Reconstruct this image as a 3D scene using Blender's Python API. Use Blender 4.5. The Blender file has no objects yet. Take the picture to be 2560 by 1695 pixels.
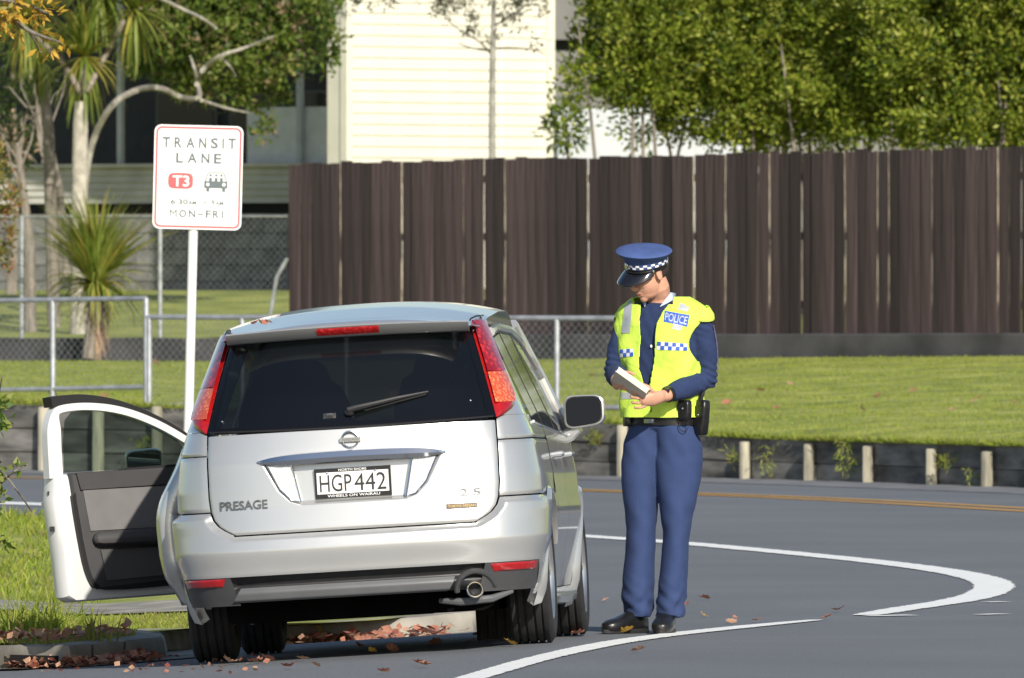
import bpy, math, random
import numpy as np
from mathutils import Vector, Matrix
random.seed(7); RNG = np.random.default_rng(11)
sc = bpy.context.scene
C = sc.collection
R = math.radians

# ---------------------------------------------------------------- camera, sky, sun, exposure
F_PX, CAM_H, HOR = 34100.0, 1.753, 681.0      # focal length and horizon in the 2560 px wide photograph
cd = bpy.data.cameras.new('camera'); cam = bpy.data.objects.new('camera', cd); C.objects.link(cam)
cam.location = (0, 0, CAM_H); cam.rotation_euler = (R(90), 0, 0)
cd.sensor_width = 36; cd.lens = F_PX / 2560 * 36; cd.shift_y = -(847.5 - HOR) / 2560
cd.clip_start = 1; cd.clip_end = 6000
cd.dof.use_dof = True; cd.dof.focus_distance = 64; cd.dof.aperture_fstop = 17
sc.camera = cam
SUN_AZ, SUN_EL = 18, 29                        # degrees to the right of straight behind the camera
sv = Vector((math.sin(R(SUN_AZ)) * math.cos(R(SUN_EL)), -math.cos(R(SUN_AZ)) * math.cos(R(SUN_EL)), math.sin(R(SUN_EL))))
w = bpy.data.worlds.new('World'); sc.world = w; w.use_nodes = True
nt = w.node_tree; sky = nt.nodes.new('ShaderNodeTexSky'); sky.sky_type = 'NISHITA'; sky.sun_disc = False
sky.sun_elevation = R(SUN_EL); sky.sun_rotation = math.atan2(sv.x, sv.y); sky.air_density = 1.0; sky.dust_density = 1.0
bg = nt.nodes['Background']; bg.inputs[1].default_value = 0.085
nt.links.new(sky.outputs[0], bg.inputs[0])
sd = bpy.data.lights.new('sun', 'SUN'); sun = bpy.data.objects.new('sun', sd); C.objects.link(sun)
sd.energy = 4.2; sd.angle = R(0.53); sd.color = (1, 0.94, 0.83)
sun.rotation_euler = sv.to_track_quat('Z', 'Y').to_euler(); sun.location = (20, -20, 40)
sc.view_settings.view_transform = 'Standard'; sc.view_settings.look = 'None'
sc.view_settings.exposure = 0.35; sc.view_settings.gamma = 1.0
sc.render.engine = 'CYCLES'

# ---------------------------------------------------------------- pixel helpers (pixels of a 2368 px wide view)
K = 2560 / 2368
def W(x, y, Y):
    return Vector(((x * K - 1280) * Y / F_PX, Y, CAM_H - (y * K - HOR) * Y / F_PX))
def sst(a, b, x):
    t = max(0.0, min(1.0, (x - a) / (b - a))); return t * t * (3 - 2 * t)
def gz(X, Y):                                   # height of the road: cross-fall to the gutter, slight fall along it
    zb = 0.055 * (1 - sst(62.5, 66.3, Y))
    t = (0.25 - X) / 0.15
    sp = 0.15 * (t if t > 20 else math.log1p(math.exp(t)))
    cr = -0.063 * min(sp, 2.6) * (1 - sst(74, 86, Y))
    dip = -0.09 * math.exp(-((X + 0.9) / 1.7) ** 2 - ((Y - 70.5) / 1.9) ** 2)
    return zb + cr + dip
def G(x, y, lift=0.0):                          # ground point seen at a pixel
    Y = 70.0
    for _ in range(40):
        X = (x * K - 1280) * Y / F_PX
        Y = 0.5 * Y + 0.5 * (CAM_H - gz(X, Y)) * F_PX / (y * K - HOR)
    X = (x * K - 1280) * Y / F_PX
    return Vector((X, Y, gz(X, Y) + lift))
def lerp_tab(tab, z):
    if z <= tab[0][0]: return tab[0][1]
    for (a, va), (b, vb) in zip(tab, tab[1:]):
        if z <= b:
            t = (z - a) / (b - a); return va + (vb - va) * t
    return tab[-1][1]

# ---------------------------------------------------------------- materials
MATS = {}
def M(name, col, rough=0.6, metal=0.0, var=0.12, scale=6.0, bump=0.0, bscale=60.0, coat=0.0, spec=0.5, rnd=0.0,
      col2=None, detail=4.0, trans=0.0, stretch=None, alpha=None, thr=None, sheen=0.0, transl=0.0):
    if name in MATS: return MATS[name]
    m = bpy.data.materials.new(name); m.use_nodes = True; n = m.node_tree.nodes; l = m.node_tree.links
    p = n['Principled BSDF']
    p.inputs['Roughness'].default_value = rough; p.inputs['Metallic'].default_value = metal
    p.inputs['Specular IOR Level'].default_value = spec
    p.inputs['Coat Weight'].default_value = coat; p.inputs['Coat Roughness'].default_value = 0.04
    if sheen: p.inputs['Sheen Weight'].default_value = sheen
    if trans: p.inputs['Transmission Weight'].default_value = trans
    tc = n.new('ShaderNodeTexCoord'); mp = n.new('ShaderNodeMapping'); l.new(tc.outputs['Object'], mp.inputs[0])
    if stretch: mp.inputs['Scale'].default_value = stretch
    c1 = [max(0, c * (1 - var)) for c in col] + [1]; c2 = [min(1, c * (1 + var)) for c in (col2 or col)] + [1]
    out = None
    if var or col2:
        nz = n.new('ShaderNodeTexNoise'); nz.inputs['Scale'].default_value = scale; nz.inputs['Detail'].default_value = detail
        l.new(mp.outputs[0], nz.inputs['Vector'])
        rp = n.new('ShaderNodeValToRGB'); lo, hi = thr or (0.3, 0.7)
        rp.color_ramp.elements[0].position = lo; rp.color_ramp.elements[1].position = hi
        rp.color_ramp.elements[0].color = c1; rp.color_ramp.elements[1].color = c2
        l.new(nz.outputs['Fac'], rp.inputs[0]); out = rp.outputs[0]
        if rnd:
            oi = n.new('ShaderNodeObjectInfo'); mr = n.new('ShaderNodeMapRange')
            mr.inputs['To Min'].default_value = 1 - rnd; mr.inputs['To Max'].default_value = 1 + rnd
            l.new(oi.outputs['Random'], mr.inputs[0])
            mx = n.new('ShaderNodeVectorMath'); mx.operation = 'SCALE'
            l.new(out, mx.inputs[0]); l.new(mr.outputs[0], mx.inputs['Scale']); out = mx.outputs[0]
        l.new(out, p.inputs['Base Color'])
    else:
        p.inputs['Base Color'].default_value = list(col) + [1]
    if bump:
        nb = n.new('ShaderNodeTexNoise'); nb.inputs['Scale'].default_value = bscale; nb.inputs['Detail'].default_value = 3
        l.new(mp.outputs[0], nb.inputs['Vector'])
        bp = n.new('ShaderNodeBump'); bp.inputs['Strength'].default_value = min(1, bump); bp.inputs['Distance'].default_value = 0.02 * max(bump, 0.2)
        l.new(nb.outputs['Fac'], bp.inputs['Height']); l.new(bp.outputs[0], p.inputs['Normal'])
    if alpha is not None:
        tr = n.new('ShaderNodeBsdfTransparent'); tr.inputs[0].default_value = list(alpha[1]) + [1]
        mx = n.new('ShaderNodeMixShader'); mx.inputs[0].default_value = alpha[0]
        l.new(p.outputs[0], mx.inputs[1]); l.new(tr.outputs[0], mx.inputs[2]); l.new(mx.outputs[0], n['Material Output'].inputs[0])
    if transl:
        tl = n.new('ShaderNodeBsdfTranslucent'); mx = n.new('ShaderNodeMixShader'); mx.inputs[0].default_value = transl
        if out: l.new(out, tl.inputs[0])
        else: tl.inputs[0].default_value = list(col) + [1]
        l.new(p.outputs[0], mx.inputs[1]); l.new(tl.outputs[0], mx.inputs[2]); l.new(mx.outputs[0], n['Material Output'].inputs[0])
    MATS[name] = m
    return m

# ---------------------------------------------------------------- mesh helpers
class MB:
    def __init__(s): s.v = []; s.f = []; s.m = []; s.mi = 0
    def add(s, vs, fs, mi=None):
        o = len(s.v); s.v += [tuple(p) for p in vs]; s.f += [tuple(i + o for i in f) for f in fs]
        s.m += [s.mi if mi is None else mi] * len(fs)
    def box(s, c, h, rot=None, mi=None):
        pts = []
        for dz in (-1, 1):
            for dx, dy in ((-1, -1), (1, -1), (1, 1), (-1, 1)):
                p = Vector((dx * h[0], dy * h[1], dz * h[2]))
                if rot is not None: p = rot @ p
                pts.append(p + Vector(c))
        s.add(pts, [(3, 2, 1, 0), (4, 5, 6, 7), (0, 1, 5, 4), (1, 2, 6, 5), (2, 3, 7, 6), (3, 0, 4, 7)], mi)
    def loft(s, rings, cap=True, close=True, mi=None):
        n = len(rings[0]); vs = [p for r in rings for p in r]; fs = []
        for i in range(len(rings) - 1):
            for j in range(n if close else n - 1):
                k = (j + 1) % n; fs.append((i * n + j, i * n + k, (i + 1) * n + k, (i + 1) * n + j))
        if cap: fs.append(tuple(range(n - 1, -1, -1))); fs.append(tuple((len(rings) - 1) * n + j for j in range(n)))
        s.add(vs, fs, mi)
    def tube(s, pts, rad, n=8, cap=True, flat=1.0, up=None, round_end=False, mi=None):
        pts = [Vector(p) for p in pts]
        rad = list(rad) if hasattr(rad, '__len__') else [rad] * len(pts)
        if round_end:
            d0 = (pts[0] - pts[1]).normalized(); d1 = (pts[-1] - pts[-2]).normalized(); r0, r1 = rad[0], rad[-1]
            pts = [pts[0] + d0 * r0 * 0.95, pts[0] + d0 * r0 * 0.65] + pts + [pts[-1] + d1 * r1 * 0.65, pts[-1] + d1 * r1 * 0.95]
            rad = [r0 * 0.3, r0 * 0.76] + rad + [r1 * 0.76, r1 * 0.3]
        rings = []; ref = Vector(up) if up else None
        for i, p in enumerate(pts):
            t = (pts[min(i + 1, len(pts) - 1)] - pts[max(i - 1, 0)]).normalized()
            if ref is None: ref = t.orthogonal()
            a = (ref - t * ref.dot(t))
            a = a.normalized() if a.length > 1e-5 else t.orthogonal().normalized()
            ref = a; b = t.cross(a)
            rings.append([p + a * (rad[i] * math.cos(2 * math.pi * k / n)) + b * (rad[i] * flat * math.sin(2 * math.pi * k / n)) for k in range(n)])
        s.loft(rings, cap, True, mi)
    def lathe(s, prof, n=32, mat=None, cap=False, mi=None):       # prof: (radius, height) about local z, moved by mat
        rings = []
        for r, h in prof:
            rg = [Vector((r * math.cos(2 * math.pi * k / n), r * math.sin(2 * math.pi * k / n), h)) for k in range(n)]
            rings.append([mat @ p for p in rg] if mat else rg)
        s.loft(rings, cap, True, mi)
    def ell(s, c, r, rot=None, n=16, mi=None):
        rings = []
        for i in range(1, n):
            ph = math.pi * i / n; rg = []
            for k in range(n * 2):
                t = math.pi * k / n
                p = Vector((r[0] * math.sin(ph) * math.cos(t), r[1] * math.sin(ph) * math.sin(t), -r[2] * math.cos(ph)))
                if rot is not None: p = rot @ p
                rg.append(p + Vector(c))
            rings.append(rg)
        s.loft(rings, True, True, mi)
    def prism(s, poly, d, org=(0, 0, 0), ax=(1, 0, 0), az=(0, 0, 1), an=(0, 1, 0), mi=None):   # 2d outline pushed d along an
        o, ax, az, an = Vector(org), Vector(ax), Vector(az), Vector(an); n = len(poly)
        a = [o + ax * x + az * z for x, z in poly]; b = [p + an * d for p in a]
        s.add(a + b, [tuple(range(n)), tuple(range(2 * n - 1, n - 1, -1))] + [(i, i + n, (i + 1) % n + n, (i + 1) % n) for i in range(n)], mi)
    def grid(s, nu, nv, f, mi=None, keep=None):
        vs = [f(i / nu, j / nv) for j in range(nv + 1) for i in range(nu + 1)]
        fs = [(j * (nu + 1) + i, j * (nu + 1) + i + 1, (j + 1) * (nu + 1) + i + 1, (j + 1) * (nu + 1) + i)
              for j in range(nv) for i in range(nu) if keep is None or keep((i + 0.5) / nu, (j + 0.5) / nv)]
        s.add(vs, fs, mi)
    def mesh(s, name, mats, smooth=True, origin=None):
        me = bpy.data.meshes.new(name)
        v = s.v if origin is None else [(p[0] - origin[0], p[1] - origin[1], p[2] - origin[2]) for p in s.v]
        me.from_pydata(v, [], s.f)
        for m in (mats if isinstance(mats, (list, tuple)) else [mats]): me.materials.append(m)
        me.polygons.foreach_set('material_index', s.m)
        if smooth: me.polygons.foreach_set('use_smooth', [True] * len(me.polygons))
        me.update(); return me
    def build(s, name, mats, parent=None, smooth=True, origin=None, sharp=35, fix=True):
        me = s.mesh(name, mats, smooth, origin)
        if fix: fix_normals(me)
        if smooth and sharp: me.set_sharp_from_angle(angle=R(sharp))
        o = bpy.data.objects.new(name, me); C.objects.link(o)
        if parent is not None: o.parent = parent
        elif origin is not None: o.location = origin
        return o
def fix_normals(me):
    import bmesh
    b = bmesh.new(); b.from_mesh(me); bmesh.ops.recalc_face_normals(b, faces=b.faces); b.to_mesh(me); b.free()
def tag(o, label=None, cat=None, group=None, kind=None):
    if label: o['label'] = label
    if cat: o['category'] = cat
    if group: o['group'] = group
    if kind: o['kind'] = kind
    return o
def thing(name, label, cat, loc=(0, 0, 0), group=None, rot=None):
    o = bpy.data.objects.new(name, None); C.objects.link(o); o.location = loc; o.empty_display_size = 0.1
    if rot is not None: o.rotation_euler = rot
    return tag(o, label, cat, group)
def inst(me, name, parent, loc=(0, 0, 0), rz=0.0, scale=None):
    o = bpy.data.objects.new(name, me); C.objects.link(o); o.parent = parent; o.location = loc; o.rotation_euler = (0, 0, rz)
    if scale: o.scale = scale
    return o
def remesh(mb, name, mats, vox, parent=None, smooth_it=4, matfn=None, disp=None, fac=0.5):
    o = mb.build(name + '_src', mats, None, False)
    md = o.modifiers.new('r', 'REMESH'); md.mode = 'VOXEL'; md.voxel_size = vox; md.use_smooth_shade = True
    if smooth_it:
        ms = o.modifiers.new('s', 'SMOOTH'); ms.factor = fac; ms.iterations = smooth_it
    dg = bpy.context.evaluated_depsgraph_get(); ev = o.evaluated_get(dg)
    me = bpy.data.meshes.new_from_object(ev); bpy.data.objects.remove(o)
    me.name = name
    me.materials.clear()
    for m in (mats if isinstance(mats, (list, tuple)) else [mats]): me.materials.append(m)
    if disp:
        n = len(me.vertices); co = np.empty(n * 3); me.vertices.foreach_get('co', co); co = co.reshape(-1, 3)
        no = np.empty(n * 3); me.vertices.foreach_get('normal', no); no = no.reshape(-1, 3)
        co = co + no * disp(co, no)[:, None]; me.vertices.foreach_set('co', co.ravel()); me.update()
    me.polygons.foreach_set('use_smooth', [True] * len(me.polygons))
    if matfn:
        idx = [matfn(p.center, p.normal) for p in me.polygons]; me.polygons.foreach_set('material_index', idx)
    else: me.polygons.foreach_set('material_index', [0] * len(me.polygons))
    r = bpy.data.objects.new(name, me); C.objects.link(r); r.parent = parent
    return r
def np_quads(name, V, mats, midx, parent=None, origin=None, smooth=False, nper=4):
    V = np.asarray(V, dtype=np.float32).reshape(-1, 3)
    if origin is not None: V = V - np.asarray(origin, dtype=np.float32)
    nf = len(V) // nper; me = bpy.data.meshes.new(name)
    me.vertices.add(len(V)); me.vertices.foreach_set('co', V.ravel())
    me.loops.add(len(V)); me.loops.foreach_set('vertex_index', np.arange(len(V), dtype=np.int32))
    me.polygons.add(nf); me.polygons.foreach_set('loop_start', np.arange(0, len(V), nper, dtype=np.int32))
    for m in mats: me.materials.append(m)
    me.polygons.foreach_set('material_index', np.asarray(midx, dtype=np.int32))
    me.update(calc_edges=True)
    o = bpy.data.objects.new(name, me); C.objects.link(o)
    if parent is not None: o.parent = parent
    elif origin is not None: o.location = origin
    return o
_txt = {}
def text2d(body, off=0.0):                       # flat letters as (verts, faces), unit box 0..1
    if (body, off) in _txt: return _txt[body, off]
    cu = bpy.data.curves.new('t', 'FONT'); cu.body = body; cu.resolution_u = 3; cu.offset = off
    o = bpy.data.objects.new('t', cu); C.objects.link(o)
    dg = bpy.context.evaluated_depsgraph_get(); me = bpy.data.meshes.new_from_object(o.evaluated_get(dg))
    v = np.array([p.co[:2] for p in me.vertices]); f = [tuple(p.vertices) for p in me.polygons]
    bpy.data.objects.remove(o); bpy.data.meshes.remove(me)
    lo, hi = v.min(0), v.max(0); v = (v - lo) / (hi - lo)
    _txt[body, off] = (v, f); return _txt[body, off]
def text_into(mb, body, x0, z0, x1, z1, fn, mi=None, off=0.0):
    v, f = text2d(body, off)
    mb.add([fn(x0 + (x1 - x0) * a, z0 + (z1 - z0) * b) for a, b in v], f, mi)
# ================================================================ THE SETTING
asphalt = M('asphalt', (0.138, 0.148, 0.165), 0.88, var=0.10, scale=0.45, bump=0.25, bscale=140, detail=3)
def speckle(m, sc_=260, amt=0.35):               # aggregate: fine light stones over the base colour
    n = m.node_tree.nodes; l = m.node_tree.links; p = n['Principled BSDF']; src = p.inputs['Base Color'].links[0].from_socket
    tc = n.new('ShaderNodeTexCoord'); nz = n.new('ShaderNodeTexNoise'); nz.inputs['Scale'].default_value = sc_; nz.inputs['Detail'].default_value = 2
    l.new(tc.outputs['Object'], nz.inputs['Vector'])
    mr = n.new('ShaderNodeMapRange'); mr.inputs['From Min'].default_value = 0.35; mr.inputs['From Max'].default_value = 0.65
    mr.inputs['To Min'].default_value = 1 - amt; mr.inputs['To Max'].default_value = 1 + amt
    l.new(nz.outputs['Fac'], mr.inputs[0]); v = n.new('ShaderNodeVectorMath'); v.operation = 'SCALE'
    l.new(src, v.inputs[0]); l.new(mr.outputs[0], v.inputs['Scale']); l.new(v.outputs[0], p.inputs['Base Color'])
speckle(asphalt, 90, 0.22)
soil = M('soil', (0.12, 0.10, 0.07), 0.95, var=0.3, scale=2)
turf = M('turf', (0.21, 0.265, 0.036), 0.9, var=0.3, scale=1.6, col2=(0.31, 0.32, 0.07), bump=0.8, bscale=30, detail=8)
concrete = M('concrete', (0.27, 0.25, 0.215), 0.9, var=0.45, scale=4, bump=0.3, bscale=60, detail=9)
concrete_dark = M('concrete_dark', (0.055, 0.055, 0.058), 0.9, var=0.55, scale=1.6, bump=0.3, bscale=25, detail=8)
white_paint = M('road_white', (0.80, 0.80, 0.78), 0.6, var=0.10, scale=9, bump=0.15, bscale=120, detail=10, thr=(0.2, 0.5))
yellow_paint = M('road_yellow', (0.62, 0.33, 0.05), 0.7, var=0.25, scale=6, detail=8)
galv = M('galvanised', (0.42, 0.44, 0.46), 0.5, 0.55, var=0.25, scale=9, bump=0.1)

g = MB(); g.add([(-3000, -3000, -0.6), (3000, -3000, -0.6), (3000, 3000, -0.6), (-3000, 3000, -0.6)], [(0, 1, 2, 3)])
tag(g.build('ground', turf, fix=False), kind='structure')

xs = np.concatenate([np.linspace(-45, -6, 20), np.linspace(-5.6, 6, 80), np.linspace(7, 45, 20)])
ys = np.concatenate([np.linspace(-60, 50, 24), np.linspace(52, 58, 8), np.linspace(58.4, 76, 90), np.linspace(77, 128, 52)])
m = MB(); nx = len(xs)
m.v = [(x, y, gz(x, y)) for y in ys for x in xs]
m.f = [(j * nx + i, j * nx + i + 1, (j + 1) * nx + i + 1, (j + 1) * nx + i) for j in range(len(ys) - 1) for i in range(nx - 1)]
m.m = [0] * len(m.f)
road = tag(m.build('road', asphalt, fix=False), kind='structure')

def strip(name, pts, width, mat, lift=0.005, parent=road, wob=0.0):
    """painted line: centre line points in pixels, width in metres across"""
    P = []
    for (x0, y0), (x1, y1) in zip(pts, pts[1:]):
        for k in range(14): P.append(G(x0 + (x1 - x0) * k / 14, y0 + (y1 - y0) * k / 14))
    P.append(G(*pts[-1])); b = MB(); L = []; Rr = []
    ws = width if hasattr(width, '__len__') else [width] * len(pts)
    for i, p in enumerate(P):
        t = P[min(i + 1, len(P) - 1)] - P[max(i - 1, 0)]; t.z = 0; t.normalize(); nrm = Vector((-t.y, t.x, 0))
        wd = np.interp(i / (len(P) - 1) * (len(pts) - 1), range(len(ws)), ws) / 2
        a = p + nrm * (wd + random.uniform(-wob, wob)); c = p - nrm * (wd + random.uniform(-wob, wob))
        a.z = gz(a.x, a.y) + lift; c.z = gz(c.x, c.y) + lift; L.append(a); Rr.append(c)
    n = len(P); b.add(L + Rr, [(i, i + 1, n + i + 1, n + i) for i in range(n - 1)])
    return b.build(name, mat, parent)
def smooth_px(pts, k=2):
    for _ in range(k):
        q = [pts[0]]
        for a, b in zip(pts, pts[1:]):
            q += [(a[0] * .75 + b[0] * .25, a[1] * .75 + b[1] * .25), (a[0] * .25 + b[0] * .75, a[1] * .25 + b[1] * .75)]
        pts = q + [pts[-1]]
    return pts
loop = smooth_px([(1240, 1233), (1400, 1244), (1560, 1255), (1800, 1277), (2000, 1297), (2140, 1314), (2250, 1332), (2306, 1352), (2285, 1374), (2210, 1392), (2110, 1406), (2000, 1424)])
strip('white_line', loop, list(np.interp(np.linspace(0, 1, len(loop)), [0, .5, .72, .85, .93, 1], [.25, .24, .22, .20, .19, .13])), white_paint, wob=0.012)
near = smooth_px([(985, 1600), (1115, 1562), (1240, 1525), (1385, 1493), (1500, 1475), (1640, 1459), (1780, 1445), (1890, 1435)])
strip('white_line', near, list(np.interp(np.linspace(0, 1, len(near)), [0, .8, 1], [.17, .15, .07])), white_paint, wob=0.007)
strip('white_line', [(2005, 1426), (2110, 1424)], 0.16, white_paint)
strip('white_line', [(2280, 1394), (2325, 1393)], 0.10, white_paint)
strip('white_line', [(2265, 1423), (2322, 1421)], 0.10, white_paint)
strip('white_line', [(-260, 1158), (-80, 1161), (90, 1167), (300, 1174), (600, 1184)], 0.5, white_paint)
yl = [(-120, 1101), (400, 1110), (1200, 1129), (1440, 1136), (1700, 1144), (2000, 1156), (2368, 1176), (2700, 1196)]
for dy in (0, 7): strip('yellow_line', smooth_px([(x, y + dy * min(1, max(.35, (x - 900) / 1400))) for x, y in yl], 1), 0.14, yellow_paint)

# ---- verge with kerb on the left (the car's left wheels stand in its gutter)
E0 = [G(-420, 1556), G(0, 1549), G(164, 1544), G(330, 1529)]
kl = [Vector((p.x, p.y, 0)) for p in E0]
kl += [Vector(p + (0,)) for p in [(-1.68, 66.25), (-1.70, 67.0), (-1.72, 68.2), (-1.62, 69.2), (-1.35, 69.9), (-0.95, 70.15), (-0.45, 70.3), (-0.2, 70.45), (-0.05, 70.8), (-0.1, 71.4), (-0.45, 72.6), (-1.2, 76), (-2.0, 82), (-2.5, 87), (-3.0, 89.4), (-4.0, 90.2), (-6, 90.6), (-12, 91)]]
def kh(p): return 0.105 + 0.02 * math.sin(p.x * 2.1)
kt = [Vector((p.x, p.y, gz(p.x, p.y))) for p in kl]
def inward(i):
    t = kl[min(i + 1, len(kl) - 1)] - kl[max(i - 1, 0)]; t.normalize(); return Vector((-t.y, t.x, 0))
b = MB(); prof = [(0.0, -0.05), (0.0, 0.02), (0.012, 0.085), (0.03, 0.105), (0.15, 0.112), (0.16, 0.02)]
rings = []
for i, p in enumerate(kt):
    rings.append([p + inward(i) * a + Vector((0, 0, h)) for a, h in prof])
b.loft(rings, True, False); kerb = tag(b.build('kerb', concrete), kind='structure')
# joints, dark inlet slot, painted mark
j = MB(); e = (kt[1] - kt[0]).normalized(); q = kt[1] + (kt[2] - kt[1]) * 0.62 
inl_c = (kt[1] * 0.5 + kt[2] * 0.5)
d2 = (kt[2] - kt[1]); d2.z = 0; d2.normalize(); nn = Vector((d2.y, -d2.x, 0))
rot = Matrix((d2, -nn, Vector((0, 0, 1)))).transposed()
j.box(inl_c + nn * 0.006 + Vector((0, 0, 0.03)), (0.155, 0.012, 0.035), rot)
j.build('drain_inlet', M('void_black', (0.006, 0.006, 0.006), 0.95, var=0), kerb)
for t_, nm in ((0.3, 'joint'), (0.75, 'joint')):
    jb = MB(); pc = kt[2] + (kt[3] - kt[2]) * t_; jb.box(pc + nn * 0.001 + Vector((0, 0, 0.05)), (0.004, 0.004, 0.05), rot); jb.build(nm, M('joint_dark', (0.09, 0.085, 0.075), 0.95, var=0.1), kerb)
ym = MB(); pk = W(797 / K, 1600 / K, 70.12); ym.box((pk.x, 70.17, gz(pk.x, 70.2) + 0.05), (0.014, 0.035, 0.052)); ym.build('painted_mark', yellow_paint, kerb)
# channel (gutter apron)
b = MB(); rings = []
for i, p in enumerate(kt[:15]):
    o = -inward(i); r = []
    for a in (0.0, 0.28): 
        q = p + o * a; r.append(Vector((q.x, q.y, gz(q.x, q.y) + 0.006)))
    rings.append(r)
b.loft(rings, False, False); tag(b.build('gutter', concrete), kind='structure')
# verge surface
inner = [p + inward(i) * 0.158 for i, p in enumerate(kl)]
def vz(x, y): return gz(x, y) + 0.112 + 0.05 * sst(0.1, 1.2, -2.0 - x) 
b = MB()
def in_poly(x, y, poly):
    c = False; n = len(poly)
    for i in range(n):
        x0, y0 = poly[i][0], poly[i][1]; x1, y1 = poly[i - 1][0], poly[i - 1][1]
        if (y0 > y) != (y1 > y) and x < (x1 - x0) * (y - y0) / (y1 - y0 + 1e-12) + x0: c = not c
    return c
vpoly = [(p.x, p.y) for p in inner] + [(-14, 91), (-14, inner[0].y - 0.6)]
import bmesh
bm = bmesh.new(); vs_ = [bm.verts.new((x, y, 0)) for x, y in vpoly]; bm.faces.new(vs_)
bmesh.ops.triangulate(bm, faces=bm.faces[:])
for _ in range(5):
    es = [e_ for e_ in bm.edges if e_.calc_length() > 0.6]
    if es: bmesh.ops.subdivide_edges(bm, edges=es, cuts=1); bmesh.ops.triangulate(bm, faces=bm.faces[:])
for v_ in bm.verts: v_.co.z = vz(v_.co.x, v_.co.y)
me = bpy.data.meshes.new('grass_verge'); bm.to_mesh(me); bm.free(); me.materials.append(turf)
for p_ in me.polygons: p_.use_smooth = True
fix_normals(me)
verge = bpy.data.objects.new('grass_verge', me); C.objects.link(verge); tag(verge, kind='structure')
b = MB(); rings = []
for k in range(25):
    x = -9 + k * 0.31; rings.append([Vector((x, 72.1 + 0.02 * x, vz(x, 72.1) + 0.012)), Vector((x, 73.6 + 0.02 * x, vz(x, 73.6) + 0.012))])
b.loft(rings, False, False); tag(b.build('footpath', concrete), kind='structure')

# ---- far side: low retaining wall, bank, upper yard
wl_px = [(-420, 1086), (-185, 1089), (0, 1091.5), (200, 1093.5), (400, 1096), (830, 1100), (1350, 1104.5), (1633, 1110), (1830, 1114.5), (2000, 1120), (2184, 1126.5), (2368, 1133), (2560, 1141), (2800, 1152)]
wl = [G(x, y) for x, y in wl_px]
wh = [0.60, 0.60, 0.595, 0.585, 0.57, 0.53, 0.485, 0.37, 0.345, 0.345, 0.345, 0.345, 0.345, 0.345]
def wline(u):
    i = min(int(u), len(wl) - 2); t = u - i; return wl[i].lerp(wl[i + 1], t), wh[i] + (wh[i + 1] - wh[i]) * t
NW = len(wl) - 1
wlen = [0]
for a, c in zip(wl, wl[1:]): wlen.append(wlen[-1] + (c - a).length)
def wall_at(s): return wline(float(np.interp(s, wlen, range(len(wl)))))
def s_of_px(xd):                                # arc length of the wall at an image column
    ss = np.linspace(0, wlen[-1], 3000); xx = [(wall_at(s)[0].x * F_PX / wall_at(s)[0].y + 1280) / K for s in ss[::10]]
    return float(np.interp(xd, xx, ss[::10]))
tim = M('retaining_timber', (0.15, 0.145, 0.135), 0.9, var=0.65, scale=2.4, bump=0.4, bscale=30, detail=9, rnd=0.3, stretch=(1, 1, 4))
posttim = M('post_timber', (0.42, 0.39, 0.30), 0.85, var=0.25, scale=7, bump=0.4, bscale=40, rnd=0.35, stretch=(3, 3, 0.6))
rw = thing('retaining_wall', 'low timber retaining wall with pale posts along the far kerb', 'retaining wall', wl[5])
post_px = [-60, 100, 226, 362, 500, 640, 780, 920, 1060, 1180, 1292, 1440, 1580, 1722, 1869, 2006, 2153, 2283, 2420]
bounds = [0.0] + [s_of_px(x) for x in post_px] + [wlen[-1]]
for k in range(len(bounds) - 1):
    s0, s1 = bounds[k], bounds[k + 1]; a, ha = wall_at(s0); c, hc = wall_at(s1)
    n_b = 3 if (ha + hc) / 2 > 0.43 else 2
    for r_ in range(n_b):
        d = (c - a); d.z = 0; L = d.length; d.normalize(); nn_ = Vector((-d.y, d.x, 0))
        if nn_.y < 0: nn_ = -nn_
        bb = MB(); dep = random.uniform(0.0, 0.025)
        def bp(t, zf, dp):
            h = ha + (hc - ha) * t; p = a + d * (L * t) + nn_ * (0.06 + dep + dp); return Vector((p.x, p.y, -0.03 + (h + 0.03) * zf))
        z0, z1 = r_ / n_b + 0.008, (r_ + 1) / n_b - 0.008
        t0, t1 = 0.003, 0.997
        bb.add([bp(t0, z0, 0), bp(t1, z0, 0), bp(t1, z1, 0), bp(t0, z1, 0), bp(t0, z0, .05), bp(t1, z0, .05), bp(t1, z1, .05), bp(t0, z1, .05)],
               [(0, 1, 2, 3), (7, 6, 5, 4), (0, 4, 5, 1), (1, 5, 6, 2), (2, 6, 7, 3), (3, 7, 4, 0)])
        bb.build('board', tim, rw, False, wl[5])
for k, x in enumerate(post_px):
    p, h = wall_at(s_of_px(x)); r_ = random.uniform(0.043, 0.052); hh = h - (0.02 if x > 1500 else -0.005) + random.uniform(-0.03, 0.01)
    bb = MB(); nseg = 10
    rings = []
    for z_, rr in ((-0.05, 1.0), (hh * .3, 1.03), (hh * .7, .98), (hh - .012, 1.0), (hh, .86)):
        rings.append([Vector((p.x + r_ * rr * math.cos(2 * math.pi * q / nseg) * (1 + .05 * math.sin(3 * q + k)), p.y + 0.015 + r_ * rr * math.sin(2 * math.pi * q / nseg), z_)) for q in range(nseg)])
    bb.loft(rings); bb.build('post', posttim, rw, True, wl[5])
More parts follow.
